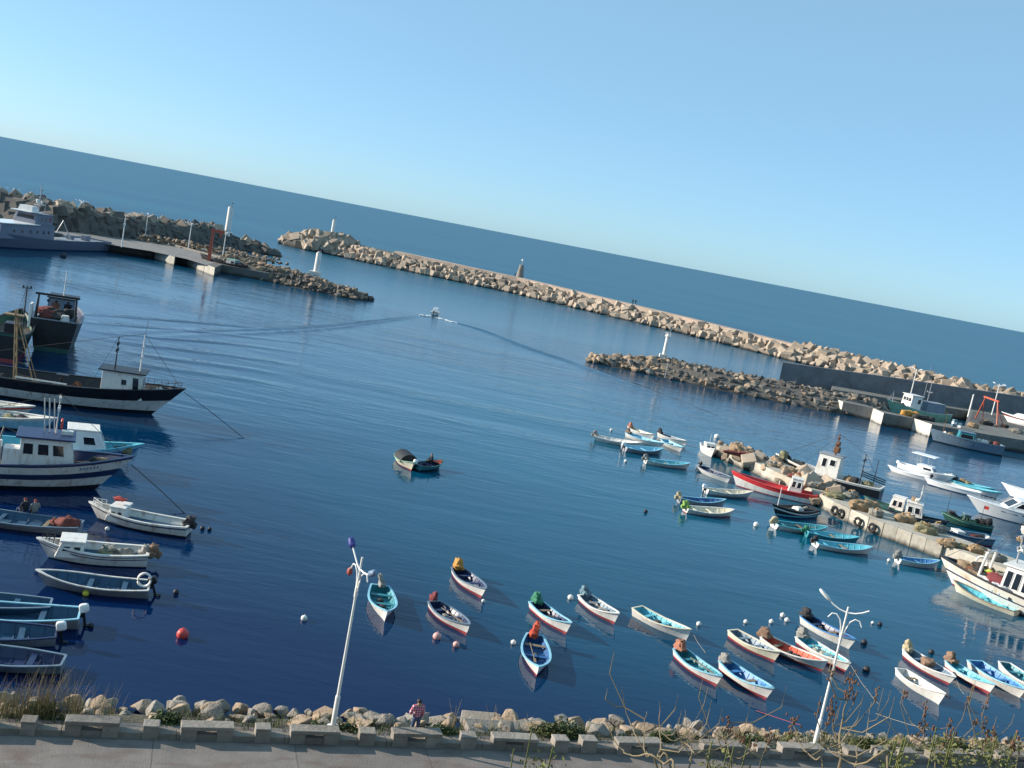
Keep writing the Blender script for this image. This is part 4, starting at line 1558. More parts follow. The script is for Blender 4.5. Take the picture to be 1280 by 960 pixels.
tag(mb.build('foam', FOAM, smooth=60), 'white foam churned up behind the tiny motorboat', 'foam', kind='stuff')
# ------------------------------------------------------------------ larger vessels
def vessel(label, bow_px, tail_px, z_bow, z_tail, L, B, fb, bow, stern, bands, mats, cat='fishing boat', name='fishing_boat', group=None, tw=.7, rake=1.2,
           bulwark=.7, deckm=None, railm=None, e=2.2, flare=.33, base_z=0.0, draft=.8, bul_in=.12, head=None):
    a, b = P(*bow_px, z_bow + base_z), P(*tail_px, z_tail + base_z)
    d = Vector((a.x - b.x, a.y - b.y, 0))
    ang = atan2(d.y, d.x) if head is None else radians(head)
    u = Vector((cos(ang), sin(ang), 0))
    loc = Vector((a.x, a.y, base_z)) - u * L / 2
    BOATS_LOG.append((label[:44], 'heading', round(degrees(ang)), 'seen', round(d.length, 1), 'L', L))
    root = empty(name, loc, ang, label, cat, group)
    h = Hull(L, B, fb, bow, stern, draft, tw, rake, e, flare)
    mb = MB()
    h.shell(mb, bands, list(range(len(mats))))
    mb.build('hull', mats, root, smooth=40)
    mi = MB()
    h.inner(mi, lambda t: h.zs(t) - bulwark, bul_in, 0, 1)
    mi.build('deck', [railm or mats[-1], deckm or DECKW], root, smooth=40)
    mg = MB()
    h.rail(mg, .05, bul_in + .04, .07)
    mg.build('rail', railm or mats[-1], root, smooth=35)
    return root, h


def wheelhouse(root, x0, x1, w_, z0, h_, mat, roofm, wins=(), over=.25, rake_f=.25, rake_a=0.0, frame=None, door=True, name='wheelhouse', rot=0):
    """x0 aft, x1 fore (local); wins: list of (side, a, b, za, zb) fractions; side in 'p','s','f','a'"""
    mb = MB()
    y = w_ / 2
    v = [(x0, -y, z0), (x1, -y, z0), (x1, y, z0), (x0, y, z0), (x0 + rake_a, -y * .94, z0 + h_), (x1 - rake_f, -y * .94, z0 + h_), (x1 - rake_f, y * .94, z0 + h_), (x0 + rake_a, y * .94, z0 + h_)]
    mb.add(v, [(3, 2, 1, 0), (4, 5, 6, 7), (0, 1, 5, 4), (1, 2, 6, 5), (2, 3, 7, 6), (3, 0, 4, 7)])
    wh = mb.build(name, mat, root, bevel=.04)
    mb = MB()
    mb.box(((x0 + rake_a + x1 - rake_f) / 2, 0, z0 + h_ + .06), (x1 - x0 - rake_f - rake_a + 2 * over, w_ * .94 + 2 * over * .7, .12))
    mb.build('roof', roofm, wh, bevel=.03)

    def face(side, a, zf):
        zz = z0 + h_ * zf
        yy = y * (1 - .06 * zf)
        xa, xf = x0 + rake_a * zf, x1 - rake_f * zf
        if side == 's':
            return Vector((xa + (xf - xa) * a, -yy, zz)), Vector((0, -1, 0))
        if side == 'p':
            return Vector((xa + (xf - xa) * a, yy, zz)), Vector((0, 1, 0))
        if side == 'f':
            return Vector((xf, -yy + 2 * yy * a, zz)), Vector((1, 0, 0))
        return Vector((xa, -yy + 2 * yy * a, zz)), Vector((-1, 0, 0))
    for side, a, b, za, zb, *kind in wins:
        mb = MB()
        q = [face(side, a, za), face(side, b, za), face(side, b, zb), face(side, a, zb)]
        fr = [p + nn * .006 for p, nn in q]
        bk = [p - nn * .05 for p, nn in q]
        mb.add(fr + bk, [(0, 1, 2, 3), (7, 6, 5, 4), (0, 4, 5, 1), (1, 5, 6, 2), (2, 6, 7, 3), (3, 7, 4, 0)])
        if kind and kind[0] != 'win':
            mb.build('door', kind[0], wh)
        else:
            wd = mb.build('window', GLASS, wh)
            fm = MB()
            n_ = [nn for p, nn in q]
            for i in range(4):
                fm.tube([q[i][0] + n_[i] * .012, q[(i + 1) % 4][0] + n_[i] * .012], .028, 4)
            fm.build('frame', frame or mat, wd)
    return wh


def mast(root, x, y, z0, h_, r=.08, mat=None, spread=(), lights=True, name='mast', lean=0):
    mb = MB()
    top = Vector((x + lean, y, z0 + h_))
    mb.cyl((x, y, z0), top, r, r * .55, 8)
    for f, wd in spread:
        p = Vector((x, y, z0)).lerp(top, f)
        mb.cyl(p + Vector((0, -wd, 0)), p + Vector((0, wd, 0)), r * .45, n=6)
        if lights:
            for sd in (-1, 1):
                mb.box(p + Vector((0, sd * wd * .9, .1)), (.16, .16, .24))
    o = mb.build(name, mat or WHITE, root, smooth=40)
    return o, top


def stays(root, lines, r=.018, mat=None):
    for pts in lines:
        mb = MB()
        mb.tube(pts, r, 4)
        mb.build('stay', mat or DKROPE, root)


def guard_rail(root, h, t0, t1, n, hgt=.8, side=(1, -1), mat=None, inset=.1):
    mb = MB()
    for sd in side:
        tops = []
        for i in range(n + 1):
            t = t0 + (t1 - t0) * i / n
            p = h.pt(t, sd, h.zs(t), inset)
            mb.cyl(p, p + Vector((0, 0, hgt)), .02, n=5)
            tops.append(p + Vector((0, 0, hgt)))
        mb.tube(tops, .022, 5)
        mb.tube([p - Vector((0, 0, hgt * .45)) for p in tops], .016, 5)
    mb.build('guard_rail', mat or STEEL, root)


def clutter(root, rnd, spots, mats, s=(.5, .5, .4), name='net_heap'):
    for k, (x, y, z) in enumerate(spots):
        mb = MB()
        mb.blob((x, y, z + s[2] * .4), (s[0] * rnd.uniform(.8, 1.5), s[1] * rnd.uniform(.8, 1.4), s[2] * rnd.uniform(.8, 1.3)), amp=.3, seed=rnd.random() * 90, nu=14, nv=9, box=.88, freq=2.2)
        mb.build(name, mats[k % len(mats)], root, smooth=60)


def winch(root, x, y, z, mat=None):
    mb = MB()
    mb.cyl((x, y - .5, z + .45), (x, y + .5, z + .45), .22, n=10)
    for sd in (-1, 1):
        mb.cyl((x, y + sd * .5 - .03, z + .45), (x, y + sd * .5 + .03, z + .45), .38, n=12)
        mb.box((x, y + sd * .62, z + .25), (.3, .08, .5))
    mb.build('winch', mat or RUSTY, root)


R = random.Random(5)
LGB = 'fishing boats moored in the left basin'
# ---- black and white trawler, left
r, h = vessel('long black trawler with a white waist band and white wheelhouse near its bow', (232, 487), (0, 466), 2.7, 2.2, 21, 5.4, 1.9, .85, .2,
              [('k',), ('f', .10), ('f', .52), ('s', 0)], [BLACK, WHITE2, BLACK], name='fishing_trawler', cat='trawler', group=LGB, rake=2.6, e=3.2, bulwark=.8, railm=BLACK, head=13.5)
dz = 1.3
wheelhouse(r, 3.4, 7.0, 2.5, dz, 2.35, WHITE, BLACK, [('s', .48, .62, .52, .74), ('s', .76, .92, .40, .86), ('p', .5, .65, .52, .75), ('f', .12, .45, .5, .82), ('f', .55, .88, .5, .82), ('a', .62, .85, .05, .85, WOOD)], over=.35)
_, t1 = mast(r, 4.3, -.4, dz + 2.45, 2.9, .07, BLACK, ((.55, .4), (.75, .3)))
_, t2 = mast(r, 6.4, 0, dz + 2.45, 3.4, .08, WHITE, ((.35, .35), (.62, .25)))
stays(r, [[t1, t2], [t2, (10.2, 0, 2.6)], [t1, (-8, 0, 3.0)], [t1, (2.5, -2.2, 1.9)], [t2 + Vector((0, 0, 0)), t2 + Vector((.1, 0, 1.3))]])
winch(r, 1.2, 0, dz - .2)
mb = MB()
mb.box((0, 0, dz + 1.15), (1.0, 1.0, .1))
mb.cyl((0, 0, dz - .2), (0, 0, dz + 1.1), .08, n=8)
mb.cyl((-.3, 0, dz + .4), (0, 0, dz + 1.1), .04, n=6)
mb.build('net_hauler', BLACK, r)
guard_rail(r, h, .84, .99, 5, .55, mat=BLACK)
clutter(r, R, [(8.3, -.25, 2.1), (8.7, .2, 2.2), (7.8, .2, 1.9)], [WHITE2, TARPS['dark'], NETS['grey']], (.5, .4, .5), 'deck_bundle')
clutter(r, R, [(-1.5, 0, 1.0), (-5.5, .6, 1.0), (-7, -.4, 1.0)], [NETS['dark']], (1.8, 1.5, .7))
mb = MB()
for k in range(2):
    mb.tube([(-3.4, -2.4 + .3 * k, 2.12 + .03 * k), (.8, -2.45 + .3 * k, 2.1)], .045, 6)
mb.build('boat_hook', WHITE2, r)
# lattice derrick (gallows) amidships
mb = MB()
for sd in (-1, 1):
    mb.tube([(-3.8, sd * .5, .9), (-4.4, sd * .35, 7.6)], .07, 6)
    mb.tube([(-2.0, sd * .6, .9), (-4.2, sd * .3, 7.0)], .05, 6)
for k in range(6):
    f = k / 6
    a = Vector((-3.8 - .6 * f, -.5 + .15 * f, .9 + 6.7 * f))
    b_ = Vector((-3.8 - .6 * (f + .16), .5 - .15 * f, .9 + 6.7 * (f + .16)))
    mb.tube([a, b_], .035, 5)
    mb.tube([a, (-2.0 - 2.2 * f, -.6 + .3 * f, .9 + 6.1 * f)], .03, 5)
mb.box((-4.5, 0, 7.1), (1.6, .9, .12))
mb.build('lattice_derrick', paint('ochre_steel', (.30, .20, .10), .6, .3, 3, dirt=RUST), r)
mb = MB()
mb.tube([Vector((10.4, 0, 2.45)), Vector((13.5, -2.2, 1.2)), Vector((16.4, -4.6, -.05))], .03, 5)
mb.build('mooring_rope', DKROPE, r)

# ---- blue and white trawler in front
r, h = vessel('white trawler with navy stripes and a wide windowed wheelhouse in the left basin', (168, 571), (0, 584), 2.5, 1.9, 15.5, 4.6, 1.75, .75, .15,
              [('k',), ('f', .13), ('f', .42), ('f', .64), ('f', .93), ('s', 0)], [BLACK, WHITE2, NAVY, WHITE2, NAVY], name='fishing_trawler', cat='trawler', group=LGB, rake=2.2, e=3.0, bulwark=.6, railm=NAVY, head=23)
dz = 1.2
wheelhouse(r, .7, 4.1, 2.5, dz, 2.25, WHITE, NAVY, [('s', .06, .26, .52, .85), ('s', .34, .56, .52, .85), ('s', .63, .85, .52, .85), ('f', .08, .46, .52, .85), ('f', .54, .92, .52, .85), ('p', .1, .4, .52, .85), ('p', .5, .85, .52, .85), ('s', .05, .16, .03, .22, BLACK)], over=.3, rake_f=.45)
mb = MB()
mb.box((.25, -.75, dz + .75), (1.0, 1.2, 1.5))
mb.build('deck_locker', WHITE, r, bevel=.05)
mb = MB()
mb.cyl((-.55, -.9, dz), (-.55, -.9, dz + 1.9), .22, .2, 12)
mb.build('exhaust_stack', WHITE2, r, smooth=40)
mb = MB()
mb.box((-1.3, -.4, dz + 1.75), (1.3, 1.4, .45), taper=.8)
mb.cyl((-1.3, -.4, dz), (-1.3, -.4, dz + 1.6), .12, n=8)
mb.build('net_drum', GREYBL, r)
_, t1 = mast(r, 2.7, .2, dz + 2.35, 2.7, .05, WHITE, ((.6, .4), (.85, .2)))
for k in range(3):
    m2 = MB()
    m2.cyl((2.0 + .3 * k, .5, dz + 2.35), (1.75 + .3 * k, .5, dz + 4.6), .045, n=6)
    m2.build('outrigger_pole', WHITE2, r)
mb = MB()
mb.tube([Vector((3.0, .55 + .28 * cos(a), dz + 3.0 + .28 * sin(a))) for a in [k * PI / 8 for k in range(17)]], .08, 6)
mb.build('lifebuoy', RED, r, smooth=60)
mb = MB()
mb.box((3.4, .2, dz + 2.5), (.7, .5, .24))
mb.build('radar_box', WHITE, r)
stays(r, [[t1, (7.2, 0, 2.4)], [t1, (-6, 0, 3.2)]])
clutter(r, R, [(4.9, -.3, 1.45), (5.4, .3, 1.5), (5.9, 0, 1.6)], [NETS['tan'], NETS['dark'], WOOD], (.9, .8, .6))
clutter(r, R, [(-2.4, .5, dz), (-1.9, 0, dz + 1.2), (-3.6, -.5, dz), (-5, .5, dz)], [NETS['maroon'], NETS['tan'], NETS['dark']], (1.0, 1.0, .9))
mb = MB()
mb.tube([(-.9, -1.1, dz), (-.4, -.2, dz + 2.6), (.5, 0, dz + 2.2)], .06, 6)
mb.build('davit', BLACK, r)
mb = MB()
mb.tube([Vector((7.6, -.2, 2.0)), Vector((9.6, -2.2, .9)), Vector((11.2, -4.0, -.05))], .03, 5)
mb.build('mooring_rope', DKROPE, r)
# faded registration marks on the bow, illegible in the photograph
mb = MB()
for k in range(6):
    t = .80 + k * .014
    p = h.pt(t, -1, h.zs(t) - .36)
    q = h.pt(t + .008, -1, h.zs(t) - .36)
    n_ = Vector((q.y - p.y, -(q.x - p.x), 0)).normalized() * -.012
    if n_.y > 0:
        n_ = -n_
    mb.add([p + n_ * 1.5 + Vector((0, 0, -.1)), q + n_ * 1.5 + Vector((0, 0, -.1)), q + n_ * 1.5 + Vector((0, 0, .12)), p + n_ * 1.5 + Vector((0, 0, .12))], [(0, 1, 2, 3)])
mb.build('registration_mark', GREYBL, r)

# ---- white and light blue cabin boat between the two trawlers
r, h = vessel('light blue boat with a rounded white cabin squeezed between the two big trawlers', (180, 556), (60, 566), 1.7, 1.2, 11, 3.4, 1.0, .75, .1,
              [('k',), ('f', .1), ('f', .55), ('f', .8), ('s', 0)], [BLACK, LTBLUE, MIDBLUE, LTBLUE], group=LGB, rake=1.6, bulwark=.5, railm=TURQ, deckm=GREYBL, head=24)
wheelhouse(r, .2, 3.1, 2.2, .8, 1.75, GELCOAT, WHITE, [('s', .45, .78, .45, .78), ('p', .45, .78, .45, .78), ('f', .1, .9, .5, .85)], over=.05, rake_f=.8)
clutter(r, R, [(3.9, 0, 1.0), (4.3, -.3, 1.05)], [NETS['dark'], NETS['olive'], CREAM], (.7, .7, .5))

# ---- low boats behind, by the left edge
r, h = vessel('low white and blue boat with a pale bow strake lying behind the trawlers, left edge', (71, 523), (0, 505), 1.3, 1.3, 10, 3.0, .8, .5, .1,
              [('k',), ('z', .15), ('s', .2), ('s', 0)], [BLACK, LTBLUE, WHITE2], group=LGB, rake=1.2, bulwark=.45, deckm=GREYBL, head=6)
clutter(r, R, [(1.5, 0, .55), (2.3, .2, .6), (.4, -.3, .5)], [NETS['olive'], TARPS['dark'], NETS['maroon']], (.8, .8, .6))
r, h = vessel('white boat with a red sheer stripe at the left edge below the black trawler', (44, 508), (-20, 489), 1.4, 1.4, 9, 2.8, .9, .5, .1,
              [('k',), ('z', .15), ('s', .26), ('s', .1), ('s', 0)], [ANTIF, WHITE2, RED, WHITE2], group=LGB, rake=1.2, bulwark=.45, deckm=GREYBL, head=4)
clutter(r, R, [(1.8, 0, .6), (2.6, .1, .7)], [CREAM, NETS['olive']], (.7, .7, .5))

# ---- dark stern trawler seen from behind
b0 = P(63, 440, 0)
away = Vector((-.35, 1, 0)).normalized()
root = empty('fishing_trawler', b0 + away * 8, atan2(away.y, away.x), 'dark stern trawler seen from behind with a gantry and a white side panel', 'trawler', LGB)
h = Hull(16, 4.9, 2.9, 1.0, .6, 1.0, .95, 1.8, 2.4, .22)
mb = MB()
h.shell(mb, [('k',), ('z', .5), ('s', .5), ('s', 0)], [0, 1, 2])
mb.build('hull', [DKGREEN, BLACK, BLACK], root, smooth=40)
mb = MB()
h.inner(mb, lambda t: h.zs(t) - .9, .12, 0, 1)
mb.build('deck', [NAVY, DECKW], root)
mb = MB()
h.rail(mb, .05, .18, .08)
mb.build('rail', GREY, root)
mb = MB()
zt = h.zs(0)
for sd in (-1, 1):
    mb.tube([(-7.7, sd * 2.05, zt - .6), (-7.2, sd * 1.9, zt + 2.6)], .11, 8)
    mb.tube([(-5.8, sd * 2.05, zt - .6), (-7.1, sd * 1.9, zt + 2.4)], .08, 8)
mb.box((-7.2, 0, zt + 2.65), (.25, 4.5, .22))
mb.build('gantry', BLACK, root)
for k in (-1.1, .1, .9):
    mb = MB()
    mb.cyl((-7.2, k, zt + 2.5), (-7.2, k, zt + 2.0), .03, n=6)
    mb.cyl((-7.26, k, zt + 2.0), (-7.14, k, zt + 2.0), .17, n=10)
    mb.build('hanging_block', BLACK, root)
wheelhouse(root, -2.0, 2.0, 3.0, zt - .9, 2.6, GREYBL, BLACK, [('a', .1, .4, .45, .8), ('a', .55, .85, .05, .8, RUSTY)])
mast(root, 0, 0, zt + 1.8, 3.0, .09, WHITE, ((.6, .6),))
mb = MB()
mb.box((-7.2, 2.5, zt + .2), (1.6, .25, 2.6))
mb.build('side_panel', WHITE, root, bevel=.03)
mb = MB()
mb.box((-7.4, -1.0, zt + .2), (.9, .9, .9), taper=.8)
mb.build('winch_housing', WHITE2, root, bevel=.06)
winch(root, -6.2, .6, zt - .6)
clutter(root, R, [(-6.6, -.2, zt - .3), (-6.9, .9, zt - .2), (-5.2, .2, zt - .2), (-4.2, -1.0, zt), (-4.4, 1.2, zt)], [NETS['dark'], NETS['maroon'], NETS['dark']], (1.5, 1.5, 1.2))
for k in range(2):
    mb = MB()
    mb.cyl((-8.1, 1.2 - 2.2 * k, 1.6), (-7.96, 1.2 - 2.2 * k, 1.6), .4, n=12)
    mb.build('tyre_fender', RUBBER, root)
guard_rail(root, h, .02, .3, 4, .7, mat=STEEL)
# its neighbour, mostly outside the frame
b0 = P(-4, 452, 0)
root = empty('fishing_trawler', b0 + away * 7.5, atan2(away.y, away.x), 'dark trawler cut by the left edge, beside the trawler with the gantry', 'trawler', LGB)
h = Hull(15, 4.6, 2.5, 1.0, .5, 1.0, .95, 1.6, 2.4, .25)
mb = MB()
h.shell(mb, [('k',), ('z', .4), ('s', .3), ('s', 0)], [0, 1, 2])
mb.build('hull', [ANTIF, BLACK, DKGREEN], root, smooth=40)
mb = MB()
h.inner(mb, lambda t: h.zs(t) - .8, .12, 0, 1)
mb.build('deck', [DKGREEN, DECKW], root)
mb = MB()
h.rail(mb, .05, .18, .08)
mb.build('rail', BLACK, root)
_, t1 = mast(root, -5.4, -1.7, 2.4, 5.4, .09, BLACK, ((.95, .4),))
mb = MB()
mb.box((-6.2, -1.0, 3.2), (1.8, 1.6, 1.5))
mb.build('net_gantry', BLACK, root, bevel=.05)
stays(root, [[t1, (-7.3, -1.4, 2.4)], [t1, (3, 0, 3)]])

# ---- cabin boats of the left basin
def cabin_boat(label, bow, tail, zb, zt, L, B, fb, hullm, deckm, cabin, group, bands=None, mats=None, railm=None, win='s', roof=None, cabm=None, extra=None, cat='cabin boat', name='cabin_boat', bulwark=.35, doorm=None, base_z=0, bowr=.4):
    r, h = vessel(label, bow, tail, zb, zt, L, B, fb, bowr, .08, bands or [('k',), ('z', .12), ('s', .16), ('s', .08), ('s', 0)], mats or [BLACK, hullm, NAVY, hullm], cat=cat, name=name, group=group,
                  rake=.7, bulwark=bulwark, deckm=deckm, railm=railm or hullm, tw=.75, draft=.4, bul_in=.08, base_z=base_z)
    x0, x1, wd, hh = cabin
    ws = [(w_, a, b, .42, .80) for w_ in 'sp' for a, b in ((.12, .42), (.54, .86))] + [('f', .1, .46, .45, .82), ('f', .54, .9, .45, .82)]
    if doorm:
        ws.append(('a', .3, .7, .03, .8, doorm))
    wheelhouse(r, x0 * L, x1 * L, wd, h.zs(.5) - bulwark - .03, hh, cabm or WHITE, roof or WHITE, ws, over=.08, rake_f=.28)
    if extra:
        extra(r, h)
    return r, h


def ex1(r, h):
    motor_cover(r, -3.15, 1.0, 'dark', 3, (.8, .8, .8))
    clutter(r, R, [(1.3, 0, 1.45)], [CLOTH_R], (.5, .35, .25), 'folded_cover')
    guard_rail(r, h, .86, .98, 3, .35, mat=WHITE)


cabin_boat('small grey white cabin boat with blue open deck under the bow of the blue trawler', (112, 624), (232, 655), 1.2, .7, 6.3, 2.1, .62, WHITE2, DIMBLUE, (.12, .30, 1.4, .85), LG, extra=ex1)


def ex2(r, h):
    motor_cover(r, -3.2, .95, 'brown', 8, (.8, .8, .8))
    motor_cover(r, -2.8, .9, 'grey', 9, (.7, .7, .7))
    guard_rail(r, h, .86, .98, 3, .4, mat=BLACK)
    clutter(r, R, [(-.9, -.2, .4), (-.6, .3, .4), (-1.6, 0, .35)], [NETS['grey'], NETS['olive']], (.8, .7, .5))


cabin_boat('white cabin boat with black double stripe and brown bundles at its stern, left basin', (47, 669), (178, 688), 1.25, .8, 5.8, 2.1, .68, WHITE, DIMBLUE, (.08, .33, 1.5, .85), LG,
           bands=[('k',), ('z', .06), ('s', .26), ('s', .20), ('s', .10), ('s', .04), ('s', 0)], mats=[BLACK, WHITE, NAVY, WHITE, NAVY, WHITE], extra=ex2)

# ---- patrol ship at the upper left
r, h = vessel('long grey patrol ship berthed along the left quay, seen from its stern half', (-150, 288), (122, 301), 2.2, 2.2, 52, 8.5, 2.3, 2.4, .1,
              [('k',), ('z', .25), ('s', 0)], [NAVY, NAVALGREY], cat='patrol ship', name='patrol_ship', tw=.85, rake=4, bulwark=.25, deckm=GREY, flare=.28, draft=1.6)
# pin its stern to the quay position seen in the photo
st = P(121, 312, 0)
u = Vector((cos(r.rotation_euler.z), sin(r.rotation_euler.z), 0))
r.location = Vector((st.x, st.y, 0)) + u * 26
wheelhouse(r, -4, 14, 6.4, 2.1, 3.0, NAVALGREY, NAVALGREY, [(sd, a, a + .03, .45, .65) for a in (.1, .2, .32, .45, .6, .75) for sd in 'sp'], over=.05, rake_f=.4, name='deckhouse')
wheelhouse(r, -3.7, 2.5, 5.2, 5.15, 2.2, NAVALGREY, NAVALGREY, [(sd, a, a + .12, .4, .75) for a in (.1, .35, .6) for sd in 'sp'] + [('f', .1, .9, .5, .85)], over=.25, rake_f=.7, name='bridge')
mb = MB()
mb.box((7.5, 0, 5.25), (12, 6.6, .16))
mb.box((1.8, 0, 7.75), (4.5, 4.6, .14))
mb.build('awning_deck', GELCOAT, r)
mb = MB()
mb.box((1.4, 0, 8.3), (2.2, 3.4, 1.2), taper=.85)
mb.build('flying_bridge', WHITE, r)
mast(r, -2.2, 0, 7.3, 6.5, .16, GREY, ((.3, 1.4), (.55, 1.0), (.78, .5)))
mast(r, -3.4, .6, 7.3, 4.2, .08, GREY, ((.6, .5),), name='aerial_mast')
mb = MB()
mb.box((-2.2, 0, 9.2), (3.4, .35, .2))
mb.blob((-1.4, 0, 10.0), (.7, .7, .9), amp=0, nu=10, nv=6)
mb.blob((-2.9, 0, 9.8), (.5, .5, .7), amp=0, nu=10, nv=6)
mb.build('radar', WHITE, r)
mb = MB()
mb.tube([(-10.8, -1.6, 2.2), (-11.6, -.2, 6.2), (-13.2, 1.2, 2.2)], .16, 6)
mb.build('stern_davit', STEEL, r)
mb = MB()
mb.blob((-9.4, 0, 3.0), (4.6, 1.7, 1.0), amp=.05, box=.8)
mb.build('dinghy', BLACK, r, smooth=50)
mb = MB()
mb.box((-20, .5, 2.7), (1.6, 1.4, 1.1))
mb.box((-15.5, -.5, 2.6), (1.2, 1.4, .9))
mb.box((-23.5, -1.2, 2.6), (1.0, 1.0, .9))
mb.build('deck_box', NAVALGREY, r, bevel=.05)
guard_rail(r, h, .01, .2, 7, .9, mat=GREY)

# ---- black boat hauled out on the left quay
r, h = vessel('black hulled boat with a small pale deckhouse lying at the end of the left quay', (250, 318), (318, 336), 2.0, 1.5, 13.5, 4.0, 1.5, .8, .2, [('k',), ('z', .2), ('s', 0)], [BLACK, BLACK],
              cat='fishing boat', bulwark=.5, base_z=.9, rake=1.4)
wheelhouse(r, -4.5, -1.8, 2.0, 1.0, 1.5, GREY, GREEN, [('s', .1, .45, .4, .8), ('p', .1, .45, .4, .8)], over=.1)
clutter(r, R, [(1, 0, 1.1), (2.4, .3, 1.2), (-5.4, 0, 1.1)], [NETS['dark'], NETS['grey']], (1.5, 1.3, .9))

# ------------------------------------------------------------------ middle jetty
MJ = [P(886, 567, 0), P(940, 591, 0), P(1000, 620, 0), P(1034, 640, 0), P(1080, 662, 0), P(1174, 697, 0), P(1290, 744, 0), P(1400, 795, 0)]
off = []
for i, v in enumerate(MJ):
    d = (MJ[min(i + 1, len(MJ) - 1)] - MJ[max(i - 1, 0)]).normalized()
    off.append(v + Vector((-d.y, d.x, 0)) * 5.2)
mb = MB()
mb.prism([(v.x, v.y) for v in MJ + off[::-1]], -1, 1.35)
tag(mb.build('jetty', QUAYC), 'low concrete jetty with net heaps, dividing the small boats from the right basin', 'jetty')
# facing slabs along its lit side
slabs = [P(*q, 0) for q in ((1040, 643), (1062, 653.5), (1085, 664), (1103, 671), (1120, 677), (1138, 684), (1156, 690.5), (1176, 698))]
for k, (a, b) in enumerate(zip(slabs, slabs[1:])):
    d = b - a
    mb = MB()
    nn = Vector((d.y, -d.x, 0)).normalized()
    mb.box((a + b) / 2 + nn * .12 + Vector((0, 0, .66)), (d.length - .03, .34, 1.5), rz=atan2(d.y, d.x))
    tag(mb.build('facing_slab', QUAYC, bevel=.04), 'large pale concrete facing slab on the sunlit side of the middle jetty', 'concrete slab', 'facing slabs of the middle jetty')
for q in ((1046, 645), (1054, 649), (1075, 659.5), (1093, 667)):
    p = P(*q, 0)
    mb = MB()
    d = Vector((.6, -.8, 0))
    nn = Vector((-.79, -.61, 0))
    c = p + nn * .62 + Vector((0, 0, .62))
    mb.tube([c + d * (.36 * cos(a)) + Vector((0, 0, .36 * sin(a))) for a in [k * PI / 6 for k in range(13)]], .14, 8)
    tag(mb.build('tyre_fender', RUBBER, smooth=60), 'black tyre fender hanging on the middle jetty wall', 'tyre', 'tyre fenders of the middle jetty')
# big blocks of the jetty tip
rj = random.Random(8)
tipn = 0
for k in range(62):
    f = rj.random() ** 1.15
    s_ = f * plen(MJ[:4]) * .93
    p, d = lerp_path(MJ[:4], s_)
    nn = Vector((-d.y, d.x, 0))
    u_ = rj.uniform(-.9, 4.6)
    o = bpy.data.objects.new('jetty_block', rj.choice(ROCK_T + ROCK_G + BLOCKS[:2]))
    COL.objects.link(o)
    s2_ = rj.uniform(1.0, 1.8)
    o.matrix_world = Matrix.Translation(p + nn * u_ + Vector((0, 0, .35 + 1.25 * min(1, max(0, (u_ + .9) / 1.6))))) @ rand_rot(rj) @ Matrix.Diagonal((s2_, s2_ * .9, s2_ * .85, 1))
    tag(o, 'pale rough block piled on the tip of the middle jetty', 'stone block', 'blocks on the middle jetty tip')


paint('cork_float', (.50, .30, .14), .7, .3, 6)


def net_heap(label, px, z, size, key, seed, n=4):
    p = P(*px, z)
    size = tuple(q * .8 for q in size)
    rr = random.Random(seed)
    mb = MB()
    for k in range(n):
        mb.blob((rr.uniform(-.35, .35) * size[0], rr.uniform(-.35, .35) * size[1], size[2] * rr.uniform(.2, .42)), (size[0] * rr.uniform(.6, .9), size[1] * rr.uniform(.6, .9), size[2] * rr.uniform(.7, 1.05)), amp=.26, seed=seed + k, nu=16, nv=9, box=.85, freq=2.4)
    for k in range(14):      # cork floats of the head line lying over the heap
        a = k * .45 + seed
        q = Vector((.36 * size[0] * cos(a) * (.4 + .045 * k), .36 * size[1] * sin(a) * (.4 + .045 * k), size[2] * (.95 - .035 * k)))
        mb.blob(q, (.16, .16, .14), amp=.05, seed=k, nu=7, nv=5, m=1)
    o = mb.build('net_heap', [NETS[key], _mats['cork_float']], None, smooth=60)
    o.location = p
    tag(o, label, 'net heap', 'fishing net heaps on the middle jetty')
    return o


net_heap('bright yellow net heap on the jetty beside the white wheelhouse boat', (1007, 606), 1.35, (2.2, 1.6, 1.1), 'yellow', 3)
net_heap('maroon net heap behind the yellow one on the jetty', (1003, 599), 1.35, (3.2, 1.6, 1.0), 'maroon', 7)
net_heap('grey net heap just right of the yellow one', (1024, 611), 1.35, (3.0, 1.8, 1.0), 'grey', 11)
net_heap('long low olive net heap in the middle of the jetty', (1036, 620), 1.35, (3.0, 1.7, .9), 'olive', 15)
net_heap('rounded grey net heap in front of the dark trawler stern', (1063, 623), 1.35, (2.0, 1.7, 1.2), 'grey', 19)
net_heap('large tan net heap below the small dark green cabin boat', (1081, 638), 1.35, (3.2, 1.8, 1.6), 'tan', 23)
net_heap('small grey net heap right of the large tan one', (1096, 646), 1.35, (1.6, 1.3, 1.1), 'grey', 27)
net_heap('tan cone shaped net heap below the orange door boat', (1131, 652), 1.35, (2.0, 1.6, 1.3), 'tan', 31)
net_heap('wide tan and olive net heap at the right part of the jetty', (1155, 666), 1.35, (2.6, 1.8, 1.4), 'olive', 35)
net_heap('smooth grey net heap touching the blue grey boat', (1173, 664), 1.35, (2.4, 1.8, 1.2), 'grey', 39)
net_heap('low tan net heap next to the bow of the big white trawler', (1187, 682), 1.35, (2.0, 1.4, .9), 'tan', 43)
net_heap('flat olive net heap between tan heap and white trawler', (1203, 685), 1.35, (2.2, 1.5, .6), 'olive', 47)
net_heap('dark red net heap on the tip of the jetty', (930, 570), 1.5, (4.2, 1.6, .7), 'maroon', 51)
net_heap('round tan net heap at the very tip of the jetty', (922, 566), 1.6, (1.6, 1.4, 1.4), 'tan', 55, 2)

